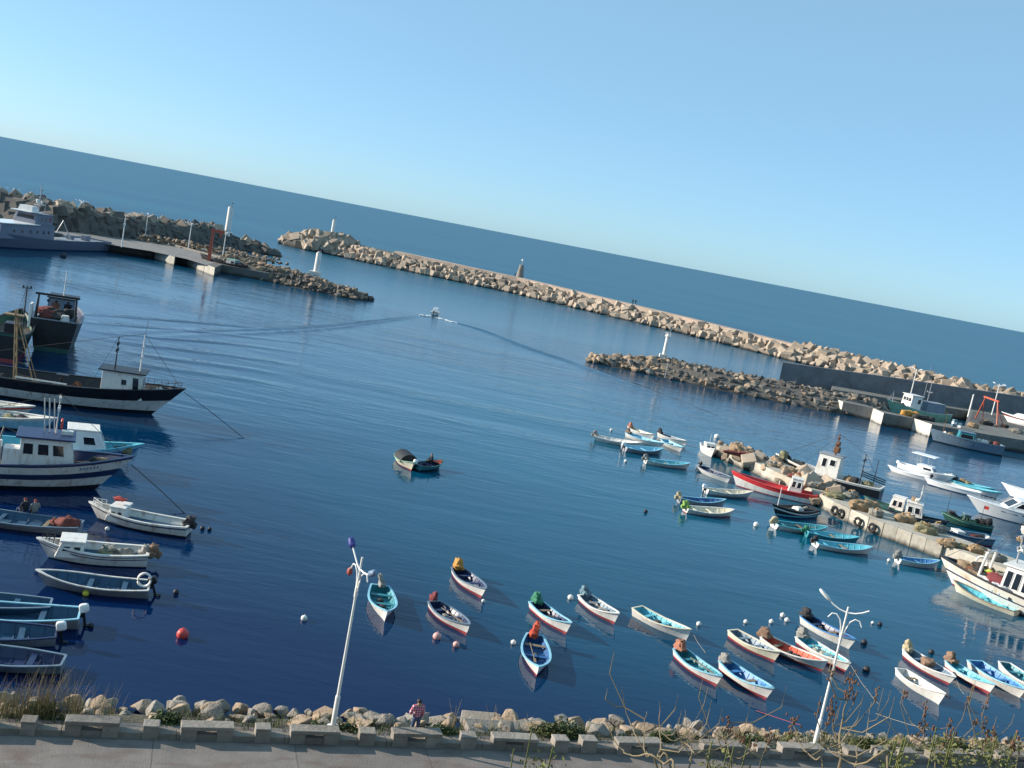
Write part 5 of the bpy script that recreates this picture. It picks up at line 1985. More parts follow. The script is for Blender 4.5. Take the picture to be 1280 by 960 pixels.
# red and white boat on the near side of the jetty tip
JG = 'fishing boats moored at the middle jetty'
r, h = vessel('white boat with a broad red sheer band lying along the rocky tip of the jetty', (915, 588), (1006, 616), 1.55, 1.0, 9.2, 2.5, .95, .55, .12, [('k',), ('z', .1), ('s', .42), ('s', 0)], [ANTIF, WHITE, paint('bright_red', (.72, .05, .05), .4, .12, 2)], group=JG,
              rake=.8, bulwark=.35, deckm=GREY, railm=_mats['bright_red'])
wheelhouse(r, -2.9, -1.5, 1.5, .7, 1.6, WHITE, WHITE, [('s', .1, .45, .45, .85), ('s', .55, .9, .45, .85), ('p', .1, .45, .45, .85), ('p', .55, .9, .45, .85), ('f', .1, .9, .5, .85)], over=.06)
mb = MB()
mb.tube([h.pt(.44, -1, h.zs(.44), .1), h.pt(.44, -1, h.zs(.44), .1) + Vector((0, 0, .5))], .05, 6)
mb.build('bollard_post', WHITE, r)
# black boat with striped hull
r, h = vessel('black and white striped boat with blue band tied under the red and white boat', (966, 630), (1037, 634), 1.3, .9, 6.6, 2.3, .75, .5, .1, [('k',), ('z', .2), ('z', .34), ('s', .34), ('s', .2), ('s', 0)], [NAVY, TURQ, BLACK, WHITE, BLACK], group=JG, rake=.9, bulwark=.4, deckm=GREYBL)
mb = MB()
mb.blob((-.8, 0, .7), (1.1, .9, .6), amp=.15, seed=4)
mb.build('white_bundle', WHITE2, r, smooth=60)
mast(r, 2.1, -.3, .5, 2.4, .05, WHITE)
clutter(r, R, [(-1.9, .2, .45), (-2.4, -.2, .45), (.5, 0, .4)], [NETS['dark'], NETS['grey']], (.9, .7, .5))
# dark trawler with the white wheelhouse behind the jetty
r, h = vessel('dark trawler with a tall white wheelhouse and much gear, behind the jetty tip', (970, 567), (1092, 606), 1.9, 1.4, 13.0, 3.9, 1.15, .75, .15, [('k',), ('z', .15), ('s', .2), ('s', 0)], [NAVY, BLACK, WHITE], name='fishing_trawler', cat='trawler', group=JG, rake=1.5, bulwark=.6, deckm=GREY)
wheelhouse(r, -1.4, 1.3, 2.2, .65, 2.9, WHITE, GREY, [('f', .12, .44, .6, .86), ('f', .56, .88, .6, .86), ('p', .2, .45, .6, .85), ('s', .2, .45, .6, .85), ('p', .6, .8, .5, .85), ('s', .6, .8, .5, .85)], over=.15, rake_f=.2)
_, t1 = mast(r, -.4, 0, 3.6, 2.6, .13, RUSTY, ((.5, .8), (.75, .5)))
mb = MB()
mb.box((-.5, .1, 4.3), (.7, .9, .7))
mb.box((-.45, -.1, 5.0), (.5, .6, .5))
mb.build('power_block', RUSTY, r, bevel=.1)
_, t2 = mast(r, -4.0, .8, .6, 4.2, .08, BLACK, ((.8, .5),))
_, t3 = mast(r, -5.2, -.9, .6, 3.6, .06, BLACK)
stays(r, [[t1, (6.0, 0, 2.0)], [t1, t2], [t2, (-6.2, 0, 1.4)], [t1, (3.0, 1.2, 1.4)]])
clutter(r, R, [(5.0, 0, 1.2), (5.4, .3, 1.6), (4.2, -.4, 1.0), (3.2, .3, .9), (-2.6, 0, .8), (-3.4, .5, 1.0), (-4.8, 0, .8)], [NETS['dark'], NETS['olive'], NETS['grey'], NETS['dark'], NETS['tan']], (1.1, .9, .9))
for k in range(3):
    m2 = MB()
    m2.tube([(-3.6, -1.2, 1.9 + .25 * k), (-6.4, -1.5, 1.5 + .25 * k)], .07, 6)
    m2.build('outrigger_pole', BLACK, r)
# small cabin boats behind the jetty
r, h = cabin_boat('dark green boat with an open white wheelhouse behind the large tan net heap', (1080, 620), (1131, 638), 1.1, .8, 6.4, 2.2, .7, DKGREEN, GREYBL, (-.18, .06, 1.4, 1.7), JG, mats=[BLACK, DKGREEN, TEAL, GREYBL], roof=WHITE)
r, h = cabin_boat('black boat with a white cabin and an orange door behind the jetty', (1187, 652), (1139, 643), 1.1, .8, 6.2, 2.2, .7, BLACK, GREY, (-.22, .08, 1.5, 1.75), JG, mats=[BLACK, BLACK, GREYBL, BLACK], doorm=REDSTEEL)
mast(r, -.2, 0, 2.2, 2.0, .04, WHITE, ((.5, .4),))
clutter(r, R, [(-.8, .3, 2.3), (-.4, -.2, 2.3)], [NETS['tan'], WHITE2], (.5, .4, .4), 'roof_bundle')
r, h = cabin_boat('dark green boat cluttered with red flags and fenders, behind the blue grey boat', (1177, 639), (1206, 649), 1.1, .8, 5.4, 2.0, .7, DKGREEN, GREY, (-.05, .12, 1.2, 1.0), JG, mats=[BLACK, DKGREEN, GREEN, DKGREEN], cabm=DKGREEN, roof=GREYBL)
clutter(r, R, [(-1.6, 0, .6), (-2.2, .3, .8), (1.6, 0, .7)], [NETS['dark'], RUBBER, NETS['dark']], (.8, .8, .7))
_, t1 = mast(r, -1.4, .2, .6, 2.2, .03, BLACK)
mb = MB()
mb.add([t1, t1 + Vector((-.5, .1, -.05)), t1 + Vector((-.45, .1, -.4)), t1 + Vector((0, 0, -.38))], [(0, 1, 2, 3)])
mb.build('flag', RED, r)
_, t1 = mast(r, 2.2, .2, .8, 2.6, .03, BLACK)
r, h = cabin_boat('blue grey boat with a white deck hatch and square transom at the jetty', (1166, 657), (1221, 668), 1.1, .9, 6.6, 2.4, .75, GREYBL, GREYBL, (.0, .16, 1.3, .55), JG, mats=[ANTIF, GREYBL, NAVY, GREYBL])
clutter(r, R, [(-1.4, .2, .5), (-2.2, -.2, .5), (-2.9, .4, .6)], [NETS['maroon'], NETS['dark'], WHITE2], (.8, .5, .4))
r, h = cabin_boat('small white cabin boat moored bow on just off the jetty tip', (893, 563), (877, 552), 1.0, .7, 4.6, 1.9, .75, GELCOAT, GREY, (-.15, .14, 1.3, .9), MC, mats=[WHITE, WHITE, WHITE, WHITE])
mast(r, -1.6, .3, .6, 1.7, .03, WHITE)

# ---- right basin: yachts and motor boats
YG = 'white pleasure boats in the right basin'
r, h = vessel('large white motor yacht with a dark window strip cut by the right edge', (1209, 620), (1290, 640), 1.7, 1.5, 13.5, 4.0, 1.35, .45, .1, [('k',), ('z', .08), ('s', 0)], [NAVY, GELCOAT], name='motor_yacht', cat='yacht', group=YG, rake=1.8, bulwark=.06, deckm=GELCOAT, e=2.6, bul_in=.05)
wheelhouse(r, -3.5, 2.8, 2.9, 1.3, 1.25, GELCOAT, GELCOAT, [('s', .1, .9, .35, .85), ('p', .1, .9, .35, .85), ('f', .05, .95, .3, .9)], over=.02, rake_f=1.6, rake_a=.3, name='superstructure')
mb = MB()
for sd in (-1, 1):
    for t0, t1_ in ((.42, .56), (.60, .74)):
        a, b = h.pt(t0, sd, .95), h.pt(t1_, sd, 1.0)
        n_ = Vector((0, sd * .012, 0))
        mb.add([a + n_, b + n_, b + n_ + Vector((0, sd * .01, .2)), a + n_ + Vector((0, sd * .01, .2))], [(0, 1, 2, 3)])
mb.build('hull_window', GLASS, r)
guard_rail(r, h, .72, .99, 6, .5, mat=STEEL)
r, h = vessel('white motor yacht with a low coachroof beyond the large yacht at the right edge', (1252, 604), (1310, 622), 1.4, 1.2, 11, 3.4, 1.1, .4, .1, [('k',), ('z', .08), ('s', 0)], [NAVY, GELCOAT], name='motor_yacht', cat='yacht', group=YG, rake=1.5, bulwark=.06, deckm=GELCOAT, bul_in=.05)
wheelhouse(r, -2.5, 2.0, 2.4, 1.05, 1.0, GELCOAT, GREY, [('s', .1, .9, .35, .85), ('p', .1, .9, .35, .85), ('f', .05, .95, .3, .9)], over=.02, rake_f=1.2, name='superstructure')
r, h = vessel('white sports boat carrying a flat white canopy on tall struts', (1194, 597), (1145, 584), 1.1, 1.0, 7.6, 2.6, .95, .3, .05, [('k',), ('z', .06), ('s', 0)], [WHITE, GELCOAT], name='sports_boat', cat='motor boat', group=YG, rake=1.2, bulwark=.3, deckm=GELCOAT)
wheelhouse(r, -1.2, 1.4, 1.8, .7, .85, GELCOAT, GELCOAT, [('f', .1, .9, .4, .9), ('s', .4, .9, .45, .85), ('p', .4, .9, .45, .85)], over=.0, rake_f=.6, name='console')
mb = MB()
for x in (-1.2, .3):
    for y in (-.7, .7):
        mb.tube([(x, y, .9), (x - .25, y, 2.9)], .04, 6)
mb.build('canopy_strut', STEEL, r)
mb = MB()
mb.box((-.6, 0, 3.0), (3.2, 2.0, .14))
mb.build('canopy', GELCOAT, r, bevel=.04)
outboard(r, -3.9, .75, GELCOAT, .1)
r, h = vessel('long white inflatable dinghy left of the sports boat', (1110, 582), (1152, 594), .6, .5, 5.6, 1.9, .45, .2, .05, [('k',), ('z', .1), ('s', 0)], [WHITE, GELCOAT], name='dinghy', cat='dinghy', group=YG, rake=.6, bulwark=.3, deckm=GREY, bul_in=.25)
outboard(r, -2.8, .5, PLASTIC_B, .1)
r, h = vessel('low white skiff with a dark waterline in front of the sports boat', (1156, 598), (1209, 612), .7, .6, 7.0, 2.0, .6, .2, .05, [('k',), ('z', .1), ('s', 0)], [NAVY, GELCOAT], name='motor_skiff', cat='motor boat', group=YG, rake=.6, bulwark=.35, deckm=CREAM)
r, h = vessel('pale turquoise skiff loaded with dark gear, beside the white skiff', (1244, 612), (1196, 600), .8, .7, 6.4, 2.0, .6, .25, .05, [('k',), ('z', .1), ('s', .2), ('s', 0)], [NAVY, WHITE, TURQ], name='motor_skiff', cat='motor boat', group=YG, rake=.6, bulwark=.35, deckm=LTBLUE)
clutter(r, R, [(-2, 0, .5), (-1.0, .3, .5), (-.2, -.2, .4), (-2.6, .2, .6)], [NETS['dark'], NETS['tan'], NETS['olive'], WHITE2], (.9, .8, .7))
r, h = vessel('white skiff lying close behind the bow of the large yacht', (1253, 617), (1212, 607), .8, .7, 6.0, 2.0, .6, .25, .05, [('k',), ('z', .1), ('s', .1), ('s', 0)], [NAVY, WHITE, TURQ], name='motor_skiff', cat='motor boat', group=YG, rake=.6, bulwark=.35, deckm=WHITE)

# ---- big white trawler at the right edge
r, h = vessel('big white trawler with a navy line and rust stained bow at the right edge', (1175, 694), (1280, 740), 2.05, 1.7, 20, 6.0, 1.5, .55, .2,
              [('k',), ('z', .1), ('f', .48), ('f', .56), ('f', .94), ('s', 0)], [ANTIF, WHITE, NAVY, paint('rust_stained_white', (.80, .74, .64), .5, .1, .6, dirt=(.5, .27, .1), dirt_amt=.6), BLACK], name='fishing_trawler', cat='trawler', group=JG, rake=1.6, e=2.5, bulwark=.6, railm=BLACK, head=137)
dz = .95
wheelhouse(r, .4, 4.4, 3.2, dz, 2.5, WHITE, WHITE, [('p', a, a + .13, .3, .85) for a in (.08, .27, .46, .65, .82)] + [('s', a, a + .13, .3, .85) for a in (.08, .27, .46, .65, .82)] + [('f', .08, .34, .5, .85), ('f', .38, .62, .5, .85), ('f', .66, .92, .5, .85)], over=.3)
mb = MB()
for sd in (-1, 1):
    mb.tube([(6.3, sd * 1.2, 1.1), (6.0, sd * 1.05, 3.8)], .11, 8)
mb.tube([(6.0, -1.05, 3.8), (6.0, 1.05, 3.8)], .09, 8)
mb.build('gallows_frame', WHITE, r, smooth=40)
_, t1 = mast(r, 4.0, 0, dz + 2.6, 3.6, .09, GREY, ((.35, .7), (.6, .5), (.85, .3)))
stays(r, [[t1, (9.4, 0, 2.2)], [t1, (6.0, 1.0, 3.8)], [t1, (6.0, -1.0, 3.8)]])
clutter(r, R, [(3.8, .3, dz + 3.6), (4.2, -.3, dz + 4.3), (4.0, 0, dz + 5.2)], [WHITE2, NETS['tan'], WHITE2], (.6, .6, .6), 'mast_fitting')
mb = MB()
c = Vector((7.0, -1.4, 2.4))
mb.tube([c + Vector((.45 * cos(a) * .9, .45 * cos(a) * .4, .45 * sin(a))) for a in [k * PI / 8 for k in range(17)]], .1, 8)
mb.build('lifebuoy', WHITE, r, smooth=60)
winch(r, 7.2, 0, 1.35)
clutter(r, R, [(6.4, -1.2, 1.35), (6.9, -.8, 1.45), (5.4, -1.8, 1.2), (5.0, -1.2, 1.2), (7.8, 0, 1.6), (6.5, .3, 1.35)], [NETS['tan'], NETS['dark'], NETS['olive'], NETS['grey'], WOOD, NETS['dark']], (1.0, .9, .9))
clutter(r, R, [(7.3, -.6, 1.5)], [paint('orange_float', (.6, .12, .03), .6, .2, 4)], (.8, .8, .7), 'orange_bundle')
for nm, mt_, x, y in (('lime_bundle', paint('lime_cloth', (.52, .62, .08), .8, .2, 5), 6.0, -.2), ('red_bundle', paint('scarlet_cloth', (.62, .08, .04), .8, .2, 5), 5.4, .1), ('maroon_tarpaulin', TARPS['maroon'], 4.9, 1.0)):
    mb = MB()
    mb.blob((x, y, 1.65), (.9, .8, 1.0) if nm != 'maroon_tarpaulin' else (1.5, 1.0, 1.2), amp=.2, seed=len(nm))
    mb.build(nm, mt_, r, smooth=60)
for k, (x, y, mt) in enumerate(((7.5, .3, WOOD), (7.0, .55, WOOD), (6.5, .8, NETS['tan']), (5.9, 1.05, GELCOAT), (5.3, 1.25, GELCOAT), (4.6, 1.75, GELCOAT), (4.0, 1.9, GELCOAT))):
    mb = MB()
    mb.box((x, y, 1.6 - .03 * k), (.55, .42, .7), rz=.1 * k)
    mb.build('fish_crate', mt, r, bevel=.05)
mb = MB()
p = h.pt(.66, 1, 1.1)
mb.cyl(p + Vector((0, -.06, 0)), p + Vector((0, .05, 0)), .14, n=10)
mb.build('hawse_pipe', BLACK, r)
net_heap('tan net heap on the jetty behind the bow of the big white trawler', (1218, 690), 1.35, (2.2, 1.6, 1.0), 'tan', 61)
net_heap('grey net heap on the jetty nearest the right edge of the photo', (1243, 700), 1.35, (2.6, 1.6, 1.0), 'grey', 65)

# ---- right pier: green trawler, grey trawler, gantry, yacht on the hard
r, h = vessel('green hulled trawler with a white wheelhouse behind the stepped right pier', (1109, 498), (1186, 517), 3.5, 2.3, 16, 4.6, 2.1, 1.3, .2, [('k',), ('s', .15), ('s', 0)], [GREEN, GREEN, WHITE2], name='fishing_trawler', cat='trawler', group='vessels at the right pier', base_z=0, rake=2.2, bulwark=.6)
wheelhouse(r, .4, 3.2, 3.0, 1.9, 3.1, WHITE, WHITE, [('f', .1, .36, .58, .82), ('f', .40, .62, .58, .82), ('f', .66, .92, .58, .82), ('p', .1, .4, .5, .8), ('s', .1, .4, .5, .8)], over=.3, rake_f=.3)
wheelhouse(r, -6.0, -1.2, 2.8, 1.6, 2.4, GREYBL, GREY, [('s', .1, .3, .4, .7), ('s', .5, .7, .4, .7)], over=.1, name='deckhouse')
_, t1 = mast(r, -2.2, 0, 4.0, 4.2, .1, GREY, ((.5, .8),))
_, t2 = mast(r, -1.0, 0, 4.0, 8.0, .05, GREY)
mb = MB()
mb.tube([(7.0, -.6, 3.0), (6.7, 0, 5.2), (7.0, .6, 3.0)], .1, 6)
mb.build('bow_frame', GREY, r)
stays(r, [[t1, (7.6, 0, 3.8)], [t2, (-8, 0, 2.6)]])
clutter(r, R, [(5.2, 0, 2.2), (4.4, .5, 2.0), (-7, 0, 1.8)], [NETS['olive'], NETS['dark'], NETS['tan']], (1.4, 1.3, 1.0))
r, h = vessel('grey green trawler with cluttered deck afloat alongside the right pier', (1163, 535), (1236, 552), 2.2, 2.0, 12.5, 3.8, 1.7, .4, .1, [('k',), ('z', .2), ('s', 0)], [BLACK, GREYBL], name='fishing_trawler', cat='trawler', group='vessels at the right pier', rake=1.0, bulwark=.6)
wheelhouse(r, -1.2, 1.6, 2.0, 1.1, 1.7, TEAL, GREYBL, [('s', .1, .4, .4, .8), ('s', .55, .9, .4, .8), ('p', .1, .9, .4, .8)], over=.1)
clutter(r, R, [(3.6, -.5, 1.2), (2.8, .2, 1.2), (-2.2, -.6, 1.2), (-3.0, .2, 1.3), (-4.2, -.3, 1.2), (-5, .2, 1.2)], [WHITE2, NETS['tan'], WHITE, WHITE2, NETS['dark'], NETS['maroon']], (1.0, .8, 1.0))
mast(r, 4.0, 0, 1.2, 3.6, .06, RUSTY)
g0, g1 = P(1219, 523, 2.3), P(1246, 534, 2.3)
d = g1 - g0
root = empty('gantry_frame', (g0 + g1) / 2, atan2(d.y, d.x), 'red steel gantry frame with splayed legs on the right pier', 'gantry')
L2_ = d.length / 2
hg = height_to((g0 + g1) / 2, 499)
for sd in (-1, 1):
    mb = MB()
    mb.tube([(sd * L2_, 0, 0), (sd * L2_ * .55, 0, hg)], .15, 6)
    mb.tube([(sd * L2_, 1.6, 0), (sd * L2_ * .6, 0, hg * .75)], .08, 6)
    mb.build('leg', REDSTEEL, root)
mb = MB()
mb.box((0, 0, hg), (L2_ * 1.35, .34, .34))
mb.build('crossbeam', REDSTEEL, root)
r, h = vessel('white motor yacht with a dark red side stripe standing on the right pier', (1252, 515), (1300, 528), 1.6, 1.4, 8.5, 2.8, 1.3, .35, .1, [('k',), ('z', .7), ('z', 1.05), ('s', 0)], [GELCOAT, GELCOAT, TARPS['maroon'], GELCOAT], name='motor_yacht', cat='yacht', base_z=2.5, rake=1.6, bulwark=.06, deckm=GELCOAT, draft=.5, bul_in=.05)
wheelhouse(r, -2, 1.8, 2.0, 1.3, .8, GELCOAT, GELCOAT, [('s', .1, .9, .3, .85), ('f', .05, .95, .3, .9)], over=.02, rake_f=1.0, name='superstructure')
mb = MB()
for k in range(3):
    mb.blob((k * .9 - .9, .2 * k, .5), (1.6, 1.4, 1.1), amp=.25, seed=k)
o = mb.build('tarpaulin_heap', TARPS['orange'], None, smooth=60)
o.location = P(1137, 520.5, 2.3)
tag(o, 'orange tarpaulin heap on the pier below the green trawler', 'tarpaulin')
mb = MB()
for k in range(3):
    mb.blob((k * 1.2 - 1, .2 * k, .4), (1.8, 1.4, .9), amp=.25, seed=k + 5)
o = mb.build('net_heap', NETS['dark'], None, smooth=60)
o.location = P(1153, 525, 2.3)
tag(o, 'dark net heap right of the orange tarpaulin on the pier', 'net heap')

# ------------------------------------------------------------------ buoys and floats
BW, BR, BY, BD = paint('white_float', (.76, .74, .70), .5, .12, 5, dirt=(.3, .25, .15)), paint('red_float', (.62, .07, .06), .45, .15, 4), paint('yellow_float', (.70, .62, .05), .5, .15, 5), paint('dark_float', (.03, .03, .04), .6, .3, 5)
BP = paint('pink_float', (.66, .36, .32), .5, .2, 5)


def buoy(label, px, r_, mat, group='mooring buoys'):
    r_ *= .85
    mb = MB()
    mb.blob((0, 0, r_ * .35), (r_ * 2, r_ * 2, r_ * 1.9), amp=.03, box=.92, nu=14, nv=10, seed=px[0])
    o = empty('buoy', P(*px, .05), random.uniform(0, 6), label, 'buoy', group)
    mb.build('float', mat, o, smooth=60)
    mb = MB()
    mb.cyl((0, 0, r_ * 1.1), (0, 0, r_ * 1.3), r_ * .16, r_ * .12, 8)
    mb.tube([Vector((r_ * .2 * cos(a), 0, r_ * 1.35 + r_ * .2 * sin(a))) for a in [k * PI / 4 for k in range(9)]], r_ * .06, 5)
    mb.build('ring', mat, o)


for lab, px_, r_, m_ in (
        ('big red buoy alone in the dark water of the left basin', (228, 795), .34, BR),
        ('small yellow float beside the blue boat with the white ring', (107, 743), .19, BY),
        ('white float alone left of the left street lamp', (380, 774), .20, BW),
        ('dark float right of the blue boat with the white ring', (220, 741), .18, BD),
        ('dark red float off the boats on the left edge', (114, 783), .15, BD),
        ('dark float, left of two behind the small cabin boat', (253, 661), .18, BD),
        ('dark float, right of two behind the small cabin boat', (262, 662), .15, BD),
        ('pale float between the cabin boat and the boat with two people', (134, 662), .16, BW),
        ('square dark float near the patrol ship', (79, 321), .75, BD),
        ('white float behind the boat with the slate cover', (713, 748), .22, BW),
        ('small white float left of the boat with the red cover', (641.5, 804), .17, BW),
        ('pink and white float touching the navy boat, larger one', (546, 797), .26, BP),
        ('pink float under the bow of the navy boat', (570, 807), .21, BP),
        ('white float at the bow of the orange covered boat', (604, 752), .14, BW),
        ('white float right of the rope of the turquoise boat', (873.4, 781), .19, BW),
        ('flat white float above the cream and red boat', (932, 778), .17, BW),
        ('white float above the brown tarpaulin of the red inside boat', (964, 778), .19, BW),
        ('upper white float of the touching pair', (978, 770), .20, BW),
        ('lower white float of the touching pair', (983.5, 776), .20, BW),
        ('small white float right of the right street lamp', (1090.6, 779), .13, BW),
        ('dark blue float beside the small white one right of the lamp', (1099.6, 781), .20, BD),
        ('black float right of the boat behind the right lamp', (1080, 804), .24, BD),
        ('black float in open water right of the right lamp post', (1083, 838), .26, BD),
        ('dark float with blue cap near the beige covered boat', (1164, 816), .22, BD),
        ('pale float at the stern of the blue skiff by the jetty wall', (1111, 701), .18, BW),
        ('white round float left of the turquoise gunwale skiff', (945, 657), .30, BW),
        ('white barrel float beyond the small cabin boat at the jetty tip', (896, 547), .45, BW),
        ('tiny white float behind the white skiff cluster', (764, 538), .22, BW),
        ('tiny pale float in front of the white skiff cluster', (782, 577), .22, BW),
        ('tiny dark float in open water left of the lime covered skiff', (807, 640), .22, BD)):
    buoy(lab, px_, r_, m_)


def rope(label, a, b, sag, mat):
    pts = []
    for k in range(11):
        f = k / 10
        p = a.lerp(b, f)
        p.z -= sag * 4 * f * (1 - f)
        pts.append(p)
    mb = MB()
    mb.tube([q + Vector((.05 * noise.noise(q * 1.3), .05 * noise.noise(q * 1.7), 0)) for q in pts], .011, 5)
    tag(mb.build('mooring_rope', mat), label, 'rope', 'mooring ropes')


rope('pale rope running from the bow of the turquoise boat into the water', P(865, 789, .6), P(882, 816, 0), .1, ROPE)
rope('red rope from the blue boat to the stones of the bank', P(945, 888, .05), P(1000, 906, .9), .02, paint('red_rope', (.45, .08, .10), .8, .2, 8))
rope('pale rope from the lamp side boat down towards the bank', P(1064, 832, .6), P(1098, 880, 0), .1, ROPE)
rope('pale green rope hanging from the beige covered boat', P(1196, 849, .55), P(1205, 868, 0), .1, ROPE)
rope('pale rope lying from the water up the bank below the white boat', P(1095, 892, .03), P(1160, 912, .9), .03, ROPE)


# ------------------------------------------------------------------ people
def plaid():
    m, nt, b = new_mat('plaid_shirt')
    N, Lk = nt.nodes, nt.links
    tc = N.new('ShaderNodeTexCoord')
    sx = N.new('ShaderNodeSeparateXYZ')
    Lk.new(tc.outputs['Object'], sx.inputs[0])
    outs = []
    for ax in ('X', 'Z'):
        k = N.new('ShaderNodeMath')
        k.operation = 'PINGPONG'
        k.inputs[1].default_value = .05
        Lk.new(sx.outputs[ax], k.inputs[0])
        g = N.new('ShaderNodeMath')
        g.operation = 'GREATER_THAN'
        g.inputs[1].default_value = .028
        Lk.new(k.outputs[0], g.inputs[0])
        outs.append(g.outputs[0])
    ad = N.new('ShaderNodeMath')
    ad.operation = 'ADD'
    Lk.new(outs[0], ad.inputs[0])
    Lk.new(outs[1], ad.inputs[1])
    hv = N.new('ShaderNodeMath')
    hv.operation = 'MULTIPLY'
    hv.inputs[1].default_value = .5
    Lk.new(ad.outputs[0], hv.inputs[0])
    r = N.new('ShaderNodeValToRGB')
    r.color_ramp.elements[0].color = (.40, .045, .085, 1)
    r.color_ramp.elements[1].color = (.62, .55, .58, 1)
    e = r.color_ramp.elements.new(.5)
    e.color = (.48, .16, .22, 1)
    Lk.new(hv.outputs[0], r.inputs[0])
    Lk.new(r.outputs[0], b.inputs['Base Color'])
    b.inputs['Roughness'].default_value = .9
    return m


def person(label, loc, rz, pose, shirt, trousers, group=None, hairm=None, scale=1.0, fingers=True):
    """one continuous skinned body; shirt, trousers and hair are offset shells over it"""
    J = {}
    if pose == 'stand':
        J = dict(pel=(0, 0, .95), spine=(0, .01, 1.15), chest=(0, .0, 1.36), neck=(0, 0, 1.50), head0=(0, .01, 1.58), head1=(0, .03, 1.72),
                 hl=(-.10, 0, .92), kl=(-.11, .02, .50), al=(-.11, -.02, .09), tl=(-.12, .16, .035),
                 hr=(.10, 0, .92), kr=(.12, .03, .50), ar=(.13, -.01, .09), tr=(.15, .17, .035),
                 sl=(-.19, 0, 1.43), el=(-.33, -.06, 1.18), wl=(-.22, .14, 1.02), ml=(-.17, .19, 1.0),
                 sr=(.19, 0, 1.43), er=(.24, -.02, 1.14), wr=(.24, .10, .90), mr=(.24, .13, .82))
    else:   # sitting, facing +y
        J = dict(pel=(0, 0, .14), spine=(0, .0, .34), chest=(0, .03, .56), neck=(0, .05, .70), head0=(0, .07, .78), head1=(0, .10, .91),
                 hl=(-.10, .03, .12), kl=(-.15, .44, .22), al=(-.14, .50, -.18), tl=(-.15, .64, -.24),
                 hr=(.10, .03, .12), kr=(.16, .43, .22), ar=(.15, .52, -.18), tr=(.16, .66, -.24),
                 sl=(-.19, .03, .63), el=(-.26, .10, .38), wl=(-.16, .32, .28), ml=(-.14, .38, .27),
                 sr=(.19, .03, .63), er=(.27, .12, .38), wr=(.16, .33, .28), mr=(.14, .39, .27))
    rad = dict(pel=(.155, .11), spine=(.145, .10), chest=(.165, .115), neck=(.06, .06), head0=(.085, .095), head1=(.085, .10), hl=(.095, .095), kl=(.06, .06), al=(.042, .042), tl=(.045, .03),
               sl=(.065, .065), el=(.046, .046), wl=(.032, .03), ml=(.038, .022))
    for k in list(rad):
        if k[-1] == 'l' and len(k) == 2:
            rad[k[0] + 'r'] = rad[k]
    E_ = [('pel', 'spine'), ('spine', 'chest'), ('chest', 'neck'), ('neck', 'head0'), ('head0', 'head1'), ('pel', 'hl'), ('hl', 'kl'), ('kl', 'al'), ('al', 'tl'), ('pel', 'hr'), ('hr', 'kr'), ('kr', 'ar'), ('ar', 'tr'),
          ('chest', 'sl'), ('sl', 'el'), ('el', 'wl'), ('wl', 'ml'), ('chest', 'sr'), ('sr', 'er'), ('er', 'wr'), ('wr', 'mr')]
    if fingers:
        for sd in 'lr':
            w0, m0 = Vector(J['w' + sd]), Vector(J['m' + sd])
            d = (m0 - w0).normalized()
            sdv = d.cross(Vector((0, 0, 1)) if abs(d.z) < .8 else Vector((0, 1, 0))).normalized()
            cur = Vector((0, .3, -.2))
            for k, (o_, l_) in enumerate(((-.03, .062), (-.01, .074), (.012, .07), (.032, .055))):
                J['f%d%s' % (k, sd)] = m0 + sdv * o_ * 1.1 + d * .035
                J['g%d%s' % (k, sd)] = m0 + sdv * o_ * 1.2 + d * (.035 + l_ * .6) + cur * .02
                J['h%d%s' % (k, sd)] = m0 + sdv * o_ * 1.2 + d * (.03 + l_) + cur * .06
                for c_, rr_ in (('f', .0095), ('g', .0085), ('h', .007)):
                    rad['%s%d%s' % (c_, k, sd)] = (rr_, rr_)
                E_ += [('m' + sd, 'f%d%s' % (k, sd)), ('f%d%s' % (k, sd), 'g%d%s' % (k, sd)), ('g%d%s' % (k, sd), 'h%d%s' % (k, sd))]
            J['t0' + sd] = w0.lerp(m0, .55) + sdv * -.045
            J['t1' + sd] = w0.lerp(m0, .9) + sdv * -.07 + d * .02
            rad['t0' + sd], rad['t1' + sd] = (.012, .012), (.009, .009)
            E_ += [('w' + sd, 't0' + sd), ('t0' + sd, 't1' + sd)]
    keys = list(J)
    idx = {k: i for i, k in enumerate(keys)}
    me = bpy.data.meshes.new('person')
    me.from_pydata([tuple(J[k]) for k in keys], [(idx[a], idx[b]) for a, b in E_], [])
    tmp = bpy.data.objects.new('person_tmp', me)
    COL.objects.link(tmp)
    tmp.modifiers.new('skin', 'SKIN').use_smooth_shade = True
    lay = me.skin_vertices[0] if me.skin_vertices else None
    if lay is None:
        bm = bmesh.new()
        bm.from_mesh(me)
        bm.verts.layers.skin.verify()
        bm.to_mesh(me)
        bm.free()
        lay = me.skin_vertices[0]
    for k in keys:
        lay.data[idx[k]].radius = rad[k]
        lay.data[idx[k]].use_root = k == 'pel'
    sb = tmp.modifiers.new('sub', 'SUBSURF')
    sb.levels = 1
    sb.render_levels = 1
    dg = bpy.context.evaluated_depsgraph_get()
    body = bpy.data.meshes.new_from_object(tmp.evaluated_get(dg))
    bpy.data.objects.remove(tmp)
    # face: nose, eyes, mouth, ears grown onto the head of the same mesh
    bm = bmesh.new()
    bm.from_mesh(body)
    hc = (Vector(J['head0']) + Vector(J['head1'])) / 2

    def bump(c, s):
        r_ = bmesh.ops.create_icosphere(bm, subdivisions=1, radius=1)
        for v in r_['verts']:
            v.co = c + Vector((v.co.x * s[0], v.co.y * s[1], v.co.z * s[2]))
    bump(hc + Vector((0, .115, -.01)), (.014, .022, .026))
    bump(hc + Vector((-.034, .092, .022)), (.016, .012, .009))
    bump(hc + Vector((.034, .092, .022)), (.016, .012, .009))
    bump(hc + Vector((0, .098, -.052)), (.026, .01, .007))
